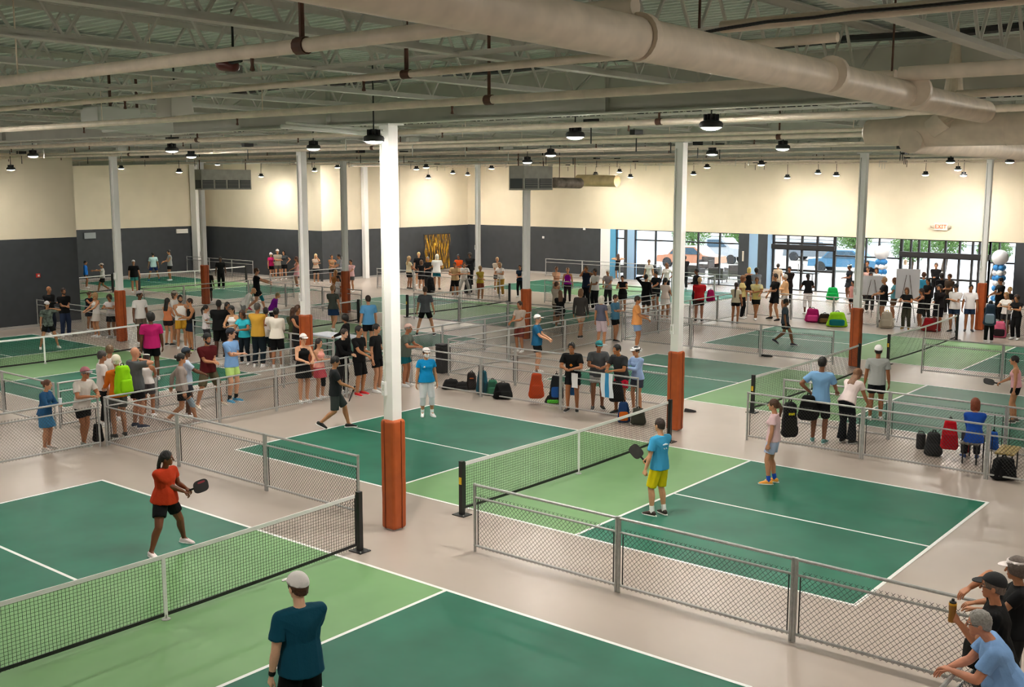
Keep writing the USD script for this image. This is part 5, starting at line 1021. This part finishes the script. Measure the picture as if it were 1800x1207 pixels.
# bags along the rail of the four leaning spectators
for px, py, nm, lb, w, d, h, c, kk in ((793, 683, 'duffel_bag', 'black bag leftmost in the row of bags behind the middle court', .5, .3, .26, '0e0e10', {}), (813, 684, 'duffel_bag', 'low black bag second in the row of bags behind the middle court', .4, .3, .2, '161314', {}), (829, 684, 'backpack', 'dark brown bag with an orange tag in the bag row', .3, .26, .48, '1c1210', dict(stripe='b0561c')),
        (848, 692, 'backpack', 'tall teal backpack in the row of bags behind the middle court', .34, .26, .64, '11576a', dict(pocket='0d4a5c')), (866, 694, 'backpack', 'green patterned bag right of the tall teal backpack', .32, .24, .42, '2a6a50', dict(pocket='3f8a6a')), (884, 700, 'duffel_bag', 'black bag rightmost in the row of bags behind the middle court', .52, .34, .42, '0c0c0d', {}),
        (1122, 745, 'tote_bag', 'olive grey open bag on the floor at the rail end', .36, .3, .38, '3c3d34', {}), (1096, 742, 'sling_bag', 'blue and orange sling bag leaning at the rail end', .3, .2, .5, '1f3a66', dict(pocket='c9641e'))):
    gbag(px, py, nm, lb, w, d, h, c, **kk)
hbag(943, 700, 4.75, 'jacket_bag', 'orange jacket hanging on the fence left of the four leaning spectators', .40, .18, .66, 'cf4712', cat='jacket', top=.7)
hbag(978, 702, 4.75, 'backpack', 'black and blue bag hanging right of the orange jacket', .36, .2, .62, '12151c', pocket='1f62b8')
hbag(1004, 694, 4.78, 'backpack', 'bright blue bag hanging beside the black and blue one', .24, .18, .36, '2478c8')
gbag(973, 708, 'duffel_bag', 'neon green and black bag on the floor under the hanging blue bag', .46, .28, .2, '1c2218', pocket='5fd23a')
hbag(1084, 706, 4.72, 'backpack', 'black bag hanging between the leaning men at the rail', .36, .18, .52, '101012')
def towel(px, y, w, zt, zb, label, cols):
    p = at_y(px, 660, y); t = thing('towel', label, 'towel', (p[0], p[1], 0))
    n = 14
    for k, c in enumerate(cols):
        v = []; f = []
        for i in range(n):
            z = zt + (zb - zt) * i / (n - 1)
            for j in range(5):
                x = (k + j / 4) * w / len(cols) - w / 2 + .02 * i / n * math.sin(3 + i * .4)
                v.append((x, -.028 - .012 * math.sin(x * 40 + i * .3) - .002 * i / n, z))
        for i in range(n - 1):
            for j in range(4): a = i * 5 + j; f += [[a, a + 1, a + 6], [a, a + 6, a + 5]]
        v = np.array(v); v2 = v + [0, .008, 0]; f = np.array(f)
        obj('towel_stripe', trimesh.Trimesh(np.vstack([v, v2]), np.vstack([f, f[:, ::-1] + len(v)]), process=False), cloth(c), t)
    return t
towel(1068, 4.53, .34, 1.08, .50, 'blue and white striped towel hanging on the rail by the red-shorts man', ['e6ecf2', '3f93c8', 'e6ecf2'])
towel(1011, 4.53, .18, .98, .62, 'white towel hanging on the rail below the first leaning man', ['ece8ea'])
# backpacks carried on backs
def carried(hold, name, label, w, d, h, col, z=1.0, off=-.20, **k):
    """on the back of the person last named in PEOPLE by this label"""
    for l, ho, yaw, s, pos in PEOPLE:
        if l.startswith(hold):
            c = Rz(yaw) @ np.array([off, 0, 0]); return bag(name, label, (pos[0] + c[0], pos[1] + c[1], z), w, d, h, yaw + 180, col, **k)
carried('person in orange top and white cap', 'backpack', 'large lime green backpack carried by the person in orange', .38, .30, .66, '8fd00f', z=.98, off=-.27, strap='2c3a10')
carried('man in white shirt and grey cap', 'backpack', 'small dark backpack on the back of the man in white shirt', .28, .18, .42, '25242a', z=1.02, off=-.22)
carried('person in black crouching', 'backpack', 'grey and black tie-dye backpack carried beside the right column', .42, .28, .78, '2c3a4c', z=.62, off=-.18, pocket='8a9ab0')
# bags further back
for px, py, nm, lb, w, d, h, c, kk in ((173, 776, 'backpack', 'black bag on the floor by the left fence corner post', .24, .18, .40, '0e0e0e', {}), (1428, 566, 'backpack', 'magenta gym bag on the floor at right behind the fourth court', .62, .4, .56, 'a3175e', dict(pocket='d23f86')), (1449, 568, 'tote_bag', 'dark bag with tan bottles beside the magenta gym bag', .52, .36, .40, '2a2018', dict(pocket='6a5030')),
        (1471, 574, 'backpack', 'lime and teal sports bag left of the orange-padded column', .80, .5, .58, '8fc81a', dict(pocket='136a6a')), (1558, 577, 'tote_bag', 'beige quilted bag on the floor in front of the entrance fence', .56, .34, .66, '9c9282', dict(strap='d8b82a')), (1636, 582, 'duffel_bag', 'dark red bag on the floor by the entrance fence', .70, .4, .52, '8a0f18', {}),
        (1463, 527, 'tote_bag', 'bright green bag standing by the glass doors', .62, .3, .62, '0f9a48', {}), (1756, 593, 'backpack', 'pink and black bag behind the right edge fence', .5, .34, .6, 'd0607e', dict(pocket='241a1e')), (800, 515, 'suitcase', 'tall black bag behind the rail right of the gold curtain', .55, .34, .82, '141416', {}), (823, 515, 'suitcase', 'dark grey bag right of the tall black bag', .42, .3, .7, '232428', {}),
        (757, 514, 'backpack', 'black backpack on the floor before the gold curtain', .46, .34, .8, '131316', {})):
    gbag(px, py, nm, lb, w, d, h, c, **kk)
p = at_y(1249, 530, 22.6); bag('backpack', 'pink backpack hanging on the fence beside the red-shirted man', (p[0], p[1], p[2]), .36, .22, .5, TC(p), 'a81a5c')
for px, py, lb in ((1212, 724, 'black shoe left on the floor right of the second orange column'), (1341, 626, 'grey and black sneaker at the foot of the fence post on the third court'), (1349, 627, 'second grey and black sneaker beside the fence post')):
    p = at(px, py); t = thing('shoe', lb, 'shoe', (p[0], p[1], 0), 30)
    obj('upper', H(EL((-.09, 0, .05), (.035, .035, .045)), EL((.03, 0, .04), (.05, .043, .032)), EL((.12, 0, .03), (.04, .04, .02))), plain('1a1a1c', .7), t, smooth=50); obj('sole', H(EL((-.09, 0, .015), (.045, .04, .015)), EL((.12, 0, .015), (.05, .045, .015))), plain('3a3a3c', .7), t, smooth=50)
p = at(777, 655); t = thing('waste_bin', 'tall black bin behind the fence by the masked woman', 'bin', (p[0], p[1], 0)); obj('bin_body', rbox((.28, .28, .80), .03).translate((0, 0, .40)), plain('101012', .6), t); obj('bin_lid', rbox((.30, .30, .07), .03).translate((0, 0, .83)), plain('18181a', .6), t)
# ---------------------------------------------------------------- tables, sofas and easels
def table(p, rz, label, w, d, h, col, leg=BLACK):
    t = thing('table', label, 'table', (p[0], p[1], 0), rz); obj('table_top', rbox((w, d, .04), .012).translate((0, 0, h - .02)), plain(col, .35), t)
    for sx in (-1, 1):
        for sy in (-1, 1): MB().tube([(sx * (w / 2 - .08), sy * (d / 2 - .08), 0), (sx * (w / 2 - .08), sy * (d / 2 - .08), h - .03)], .022, 6).build('leg', leg, t)
    return t
table(at(590, 588, .76), 0, 'white-blue table behind the fence, left of the near column', 1.7, .8, .76, 'd4dcec')
table(at(1235, 484, .45), 0, 'low white lounge table between the wicker chairs', 1.1, .6, .45, 'e8e4e2')
table(at(1400, 478, .95), 0, 'long dark covered table in front of the glass doors', 2.2, .8, .95, '16130f')
WICK = mat('wicker_brown', (.055, .040, .034), .7, vary=.35, scale=60.0, bump=.5, bscale=90.0)
def sofa(px, py, w, rz, label):
    p = at(px, py); t = thing('wicker_sofa' if w > 1.2 else 'wicker_armchair', label, 'sofa' if w > 1.2 else 'armchair', (p[0], p[1], 0), rz)
    obj('seat_frame', rbox((.78, w, .22), .03).translate((0, 0, .27)), WICK, t); obj('backrest', rbox((.12, w, .50), .03).translate((-.34, 0, .58)), WICK, t)
    for sy in (-1, 1): obj('armrest', rbox((.74, .11, .42), .03).translate((0, sy * (w / 2 - .05), .44)), WICK, t)
    obj('cushion', rbox((.62, w - .24, .12), .05).translate((.04, 0, .43)), plain('d8d4d0', .8), t)
    for sx in (-1, 1):
        for sy in (-1, 1): MB().tube([(sx * .33, sy * (w / 2 - .06), 0), (sx * .33, sy * (w / 2 - .06), .18)], .022, 6).build('leg', WICK, t)
for a in ((1132, 487, 2.0, 90, 'long dark wicker sofa left of the tall centre-right column'), (1082, 483, .95, 60, 'dark wicker armchair by the blue pier'), (1214, 490, 1.5, 90, 'dark wicker sofa right of the tall centre-right column'), (1262, 496, .9, 95, 'dark wicker armchair with visible legs in the lounge'), (1289, 490, .9, 140, 'dark wicker armchair beside the dark pier'), (1240, 474, .9, -90, 'dark wicker armchair against the window'), (930, 474, 1.5, -60, 'dark bench sofa at the dark wall behind the second-row column')):
    sofa(*a)
def easel(px, py, bw, bh, zb, label, tilt=8):
    p = at(px, py); t = thing('easel_board', label, 'easel', (p[0], p[1], 0), TC(p))
    b = rbox((.03, bw, bh), .008).rotate((0, -tilt, 0)).translate((.0, 0, zb + bh / 2)); obj('board', b, plain('b9b8bb', .6), t)
    top = zb + bh * .8
    for q in ((.12, -bw * .38), (.12, bw * .38)): MB().tube([(q[0] + .06, q[1], 0), (.05, q[1] * .18, top)], .014, 6).build('leg', plain('5a5148'), t)
    MB().tube([(-.5, 0, 0), (-.08, 0, top)], .014, 6).build('leg', plain('5a5148'), t); return t
easel(1531, 560, .98, .80, .98, 'white presentation board on an easel right of the third orange column'); easel(1592, 566, .90, 1.2, .95, 'tall white board on an easel below the blonde woman', 12)
# balloon columns at the glass front
def balloons(px, label, rows):
    x = gx(px); t = thing('balloon_column', label, 'balloon column', (x, YW - .9, 0))
    MB().lathe([(.25, 0), (.25, .03), (.02, .05), (.02, 2.2)], n=12).build('stand', plain('dcdcdc'), t)
    for i in range(rows):
        z = .35 + i * .235; blue = i % 2 == 0
        for k in range(4):
            a = k * math.pi / 2 + i * .4; m = trimesh.creation.icosphere(2, .155); m.apply_scale((1, 1, .95)); m.apply_translation((.15 * math.cos(a), .15 * math.sin(a), z)); obj('balloon', m, mat('balloon_blue', (.03, .22, .56), .25) if blue else mat('balloon_white', (.72, .74, .78), .25), t, smooth=True)
    m = trimesh.creation.icosphere(3, .36); m.apply_translation((0, 0, .35 + rows * .235 + .22)); obj('large_balloon', m, MATS['balloon_white'], t, smooth=True)
balloons(1563, 'blue and white balloon column with a big white balloon left of the entrance doors', 7); balloons(1770, 'blue and white balloon column right of the entrance doors', 7)
# gold foil curtain on its stand
xg = -34.5; ya, yb = at_x(747, 440, xg)[1], at_x(790, 440, xg)[1]; zt, zb = at_x(768, 412, xg)[2], max(.02, at_x(768, 474, xg)[2])
t = thing('foil_curtain', 'shimmering gold foil fringe curtain on a black stand at the back wall', 'curtain', (xg, ya, 0))
for y in (-.06, yb - ya + .06): MB().tube([(0, y, 0), (0, y, zt + .03)], .02, 6).build('stand_pole', BLACK, t)
MB().tube([(0, -.1, zt + .03), (0, yb - ya + .1, zt + .03)], .022, 6).build('top_bar', BLACK, t)
rg = random.Random(3); k = MB(); n = 64
for i in range(n):
    y0 = (yb - ya) * i / n; w = (yb - ya) / n * 1.15; ph = rg.random() * 6; v = []; f = []
    zs = np.linspace(zt, zb + rg.random() * .2, 14)
    for j, z in enumerate(zs):
        tw = .8 * math.sin(ph + j * .9); c = (.05 * math.sin(ph * 2 + j * .5), y0 + w / 2 + .02 * math.sin(ph + j * .7))
        v += [(c[0] - math.sin(tw) * w / 2, c[1] - math.cos(tw) * w / 2, z), (c[0] + math.sin(tw) * w / 2, c[1] + math.cos(tw) * w / 2, z)]
    for j in range(13): a = 2 * j; f += [[a, a + 1, a + 3], [a, a + 3, a + 2]]
    k.add(v, f)
k.build('foil_strip', mat('gold_foil', (.72, .42, .06), .22, metal=.95, vary=.4, scale=4.0), t, kind='stuff')
# ---------------------------------------------------------------- wall fittings
def plate(name, label, cat, p, d, m, parts=()):
    t = thing(name, label, cat, tuple(p)); MB().box((0, 0, 0), d).build('housing', m, t); return t
q = at_y(1654, 398, YW - .05); ex = plate('exit_sign', 'red lettered EXIT sign with side lamps on the cream wall above the entrance', 'exit sign', q, (.62, .06, .34), plain('e8dccb'))
tm = meshkit.text_mesh('EXIT', .17, .01, True); tm.apply_translation(-tm.bounds.mean(0)); tm.apply_transform(trimesh.transformations.rotation_matrix(math.pi / 2, (1, 0, 0))); tm.apply_translation((0, -.04, 0)); obj('letters', tm, mat('exit_red', (.8, .12, .05), .5, emit=(1, .16, .06), es=.25), ex)
for sx in (-1, 1): MB().lathe([(.0, 0), (.07, 0), (.09, .09), (.0, .1)], (sx * .40, -.02, -.05), 12).build('lamp_head', plain('c8bca8'), ex)
q = at_x(320, 406, -45.95); plate('emergency_light', 'white emergency light box high on the dark far left wall', 'emergency light', q, (.07, .8, .26), plain('e6e2da')); 
q = at_x(158, 414, -45.95); plate('wall_sign', 'small grey sign plate on the dark wall at far left', 'sign', q, (.05, .7, .34), plain('9aa0a2'))
q = at_x(67, 484, -28.87); fa = plate('fire_alarm', 'red fire alarm box on the dark left wall', 'fire alarm', q, (.07, .15, .15), mat('alarm_red', (.55, .03, .02), .4)); MB().box((.04, 0, .0), (.02, .07, .07)).build('strobe', plain('e8d8d0'), fa)
for px, py, l in ((955, 417, 'small white sensor on the dark wall right of the second-row column'), (1027, 402, 'small white sensor at the top of the dark wall before the white pier')):
    plate('wall_sensor', l, 'sensor', at_y(px, py, YW - .03), (.14, .06, .14), plain('e6e4e0'))
t = thing('notice_panel', 'narrow pale notice on the dark pier between the windows', 'notice', tuple(at_y(1306, 450, YW - .05))); MB().box((0, 0, 0), (.10, .02, .55)).build('sheet', plain('cfc8bc'), t)
# ---------------------------------------------------------------- air units, ducts and hanging boxes
METAL = mat('unit_metal', (.33, .33, .29), .45, metal=.4, vary=.12, scale=3.0); GRILL = mat('grille_dark', (.05, .06, .06), .5)
def unit_box(px, xf, w, z0, z1, label, k, dx=.65):
    c = at_x(px, 313, xf); t = thing('air_unit', label, 'air unit', (xf, c[1], 0))
    MB().box2((-dx, 0, z0), (0, w, z1)).build('cabinet', METAL, t)
    for i in range(k):
        a, b = w * (i + .08) / k, w * (i + .92) / k
        g = MB().box2((0, a, z0 + .06), (.02, b, z0 + (z1 - z0) * .48)).build('grille', GRILL, t)
        for j in range(5):
            z = z0 + .1 + (z1 - z0) * .075 * j; MB().box((.028, (a + b) / 2, z), (.02, b - a, .012)).build('louvre', METAL, g)
    MB().box2((-dx + .06, -.02, z0 + .06), (-.06, 0, z0 + (z1 - z0) * .48)).build('grille', GRILL, t)
    for y in (.1, w - .1): MB().tube([(-dx / 2, y, z1), (-dx / 2, y, DECK)], .02, 6).build('hanger', RUST, t)
    return t
unit_box(921, -11.3, 1.6, 5.30, 6.12, 'grey metal air unit with dark grilles in front of the second-row column', 2)
unit_box(354, -29.6, 2.7, 5.22, 6.12, 'grey metal air unit with dark grilles beside the far left column', 4, .5)
def fduct(label, pts, r, m):
    t = thing('round_duct', label, 'duct'); MB().tube(pts, r, 18).build('duct_body', m, t, smooth=40)
    for q in (pts[0] * .8 + pts[2] * .2, pts[0] * .2 + pts[2] * .8): MB().tube([q, (q[0], q[1], DECK + .01)], .012, 6).build('hanger_rod', RUST, t)
a, b = at_x(974, 321, -11.7), at_x(1019, 322, -11.7); fduct('grey and rust flexible duct sticking out of the metal air unit', [a, (a + b) / 2, b], .19, mat('duct_grey', (.30, .25, .21), .5, metal=.3, vary=.4, scale=4.0))
a, b = at_y(1016, 317, 33.0), at_y(1085, 318, 33.0); fduct('tan round duct high at the back, right of the air unit', [a, (a + b) / 2, b], .32, mat('duct_tan', (.50, .38, .20), .5, vary=.15, scale=3.0))
def hung(name, label, cat, px, py, z, mesh, m, zt):
    p = at(px, py, z); t = thing(name, label, cat, (p[0], p[1], z)); obj('housing', mesh, m, t, smooth=40); MB().tube([(0, 0, zt), (0, 0, DECK - z + .01)], .012, 6).build('hanger_rod', BLACK, t); return t
hung('ceiling_speaker', 'white tapered box hanging among the joists at upper left', 'speaker', 307, 178, 6.62, m3.Manifold.batch_hull([rbox((.30, .30, .02), .008).translate((0, 0, .2)), rbox((.36, .36, .03), .01).translate((0, 0, -.2))]), mat('speaker_white', (.52, .50, .45), .5), .2)
hung('motion_sensor', 'grey drum-shaped sensor hanging under the sprinkler branch at upper left', 'sensor', 411, 128, 6.62, m3.Manifold.cylinder(.07, .085, .085, 20), mat('sensor_grey', (.16, .16, .14), .6), .07)
for px, py, w, l in ((195, 208, .7, 'pale boxy duct end under the far left girder'), (242, 216, 1.0, 'grey-green duct box right of the pale boxy duct end')):
    p = at(px, py, 6.5); t = thing('duct_box', l, 'duct', (p[0], p[1], 6.5)); obj('casing', rbox((.5, w, .32), .02), mat('duct_pale', (.45, .46, .42), .5), t); MB().box((0, 0, .42), (.03, .03, .66)).build('hanger', RUST, t)
p = at(392, 112, 6.36); t = thing('pipe_valve', 'dark red valve fitting on the sprinkler branch at upper left', 'valve', tuple(p)); obj('valve_body', H(EL((0, 0, 0), (.06, .05, .05)), EL((.08, .03, -.02), (.04, .04, .04))), mat('valve_red', (.10, .02, .015), .4), t, smooth=50); MB().tube([(.05, 0, 0), (.2, 0, .01)], .015, 6).build('lever', BLACK, t)
a, b = at(495, 222, 6.42), at(664, 236, 6.25); MB().tube([a, b], .035, 6).tube([a + [.12, 0, .05], b + [.12, 0, .05]], .02, 6).build('strut_rail', WHITE, None, label='white strut rail lit by the lamp left of the near column', cat='rail')
# cable bundles lying on the bottom chords
for i, (y, x0, x1) in enumerate(((-5.1, -20, 12), (3.9, -30, 12), (14.8, -30, 8))):
    MB().tube([(x, y + .05 * math.sin(x * 1.3), 7.06 + .02 * math.sin(x * 2.1)) for x in np.arange(x0, x1, .6)], .04, 6).build('cable_bundle', BLACK, None, label='black cable bundle lying along the %s roof girder' % ['nearest', 'second', 'third'][i], cat='cable')
# ---------------------------------------------------------------- the street outside the glass
obj('ground', MB().box2((-60, 37.0, -.14), (45, 130, -.04)).mesh(), mat('asphalt', (.30, .29, .28), .9, vary=.12, scale=2.0), kind='structure')
def vehicle(px, yd, L, label, col, kind='car', rz=0):
    p = at_y(px, 470, yd); t = thing('parked_car' if kind == 'car' else 'pickup_truck', label, 'car' if kind == 'car' else 'truck', (p[0], p[1], -.04), rz)
    prof = [(-.5, .35), (-.49, .78), (-.30, .88), (-.18, 1.42), (.16, 1.44), (.30, .92), (.48, .82), (.5, .40)] if kind == 'car' else [(-.5, .55), (-.5, 1.05), (-.06, 1.08), (-.04, 1.75), (.18, 1.78), (.30, 1.15), (.49, 1.05), (.5, .55)]
    import shapely.geometry as sg
    pl = sg.Polygon([(x * L, z) for x, z in prof]); b = trimesh.creation.extrude_polygon(pl, 1.7, engine='earcut'); b.apply_transform(trimesh.transformations.rotation_matrix(math.pi / 2, (1, 0, 0))); b.apply_translation((0, .85, 0)); obj('body', b, plain(col, .3), t)
    w = [(-.27, .92), (-.17, 1.36), (.14, 1.38), (.26, .95)] if kind == 'car' else [(-.02, 1.15), (-.02, 1.66), (.16, 1.68), (.25, 1.2)]
    for sy in (-1, 1):
        g = trimesh.creation.extrude_polygon(sg.Polygon([(x * L, z) for x, z in w]), .03, engine='earcut'); g.apply_transform(trimesh.transformations.rotation_matrix(math.pi / 2, (1, 0, 0))); g.apply_translation((0, sy * .86 + .015, 0)); obj('window', g, plain('4a5c6a', .1), t)
        for sx in (-.31, .31):
            m = trimesh.creation.cylinder(.34, .22, sections=20); m.apply_transform(trimesh.transformations.rotation_matrix(math.pi / 2, (1, 0, 0))); m.apply_translation((sx * L, sy * .78, .34)); obj('wheel', m, plain('2c2c2e', .8), t)
vehicle(1215, 47, 4.4, 'orange car parked outside the lounge windows', 'c08468'); vehicle(1255, 52, 5.6, 'pale pickup truck parked behind the orange car', 'a4a8ac', 'truck'); vehicle(1488, 50, 4.5, 'pale blue car parked outside right of the glass doors', '4a7492'); vehicle(1435, 58, 4.5, 'light grey car parked further out beyond the glass doors', '70767c')
LEAF = usdkit.material(stage, '/World/Looks/leaf_green', {'d': ('diffuse_bsdf', {'color': (.10, .17, .06)}), 't': ('translucent_bsdf', {'color': (.14, .22, .07)}), 'm': ('mix_closure', {'fac': .4})}, [('d.BSDF', 'm.closure1'), ('t.BSDF', 'm.closure2')], surface='m.closure')
def tree(px, yd, h, r, label, n=1600):
    p = at_y(px, 440, yd); t = thing('street_tree', label, 'tree', (p[0], p[1], -.04)); rg = np.random.default_rng(int(px))
    MB().tube([(0, 0, 0), (.1, .05, h * .35), (0, .1, h * .7)], [.18, .14, .06], 8).build('trunk', plain('4a3a2c', .9), t)
    d = rg.normal(size=(n, 3)); d /= np.linalg.norm(d, axis=1, keepdims=True); c = d * (rg.random((n, 1)) ** .4) * r * [1, 1, .75] + [0, 0, h * .75]
    a = rg.normal(size=(n, 3)); a /= np.linalg.norm(a, axis=1, keepdims=True); b = np.cross(a, d); b /= np.linalg.norm(b, axis=1, keepdims=True) + 1e-9
    s = .085; v = np.stack([c - a * s, c + b * s * .6, c + a * s, c - b * s * .6], 1).reshape(-1, 3); f = np.array([[4 * i, 4 * i + 1, 4 * i + 2] for i in range(n)] + [[4 * i, 4 * i + 2, 4 * i + 3] for i in range(n)])
    obj('foliage', trimesh.Trimesh(v, f, process=False), LEAF, t, kind='stuff')
tree(1215, 54, 2.5, 1.5, 'low green street tree outside the lounge windows'); tree(1296, 58, 2.5, 1.5, 'low green street tree outside beside the dark pier'); tree(1500, 57, 2.4, 1.3, 'low green street tree outside right of the glass doors'); tree(1600, 50, 2.3, 1.2, 'low green street tree outside above the left entrance door'); tree(1660, 54, 2.5, 1.3, 'low green street tree outside above the entrance header'); tree(1748, 50, 2.3, 1.0, 'low green street tree outside right of the entrance doors')
b = thing('street_building', 'pale building with a maroon band across the street', 'building', (-6, 86, 0)); MB().box2((-40, 0, 0), (40, 8, 7)).build('facade', plain('d9cfc4', .8), b); MB().box2((-14, -.3, 3.2), (2, 0, 4.4)).build('awning', plain('7a3a44', .7), b)
for i in range(14): MB().box2((-38 + i * 5.4, -.06, .9), (-35.2 + i * 5.4, 0, 2.7)).build('window', plain('5a6a78', .2), b)
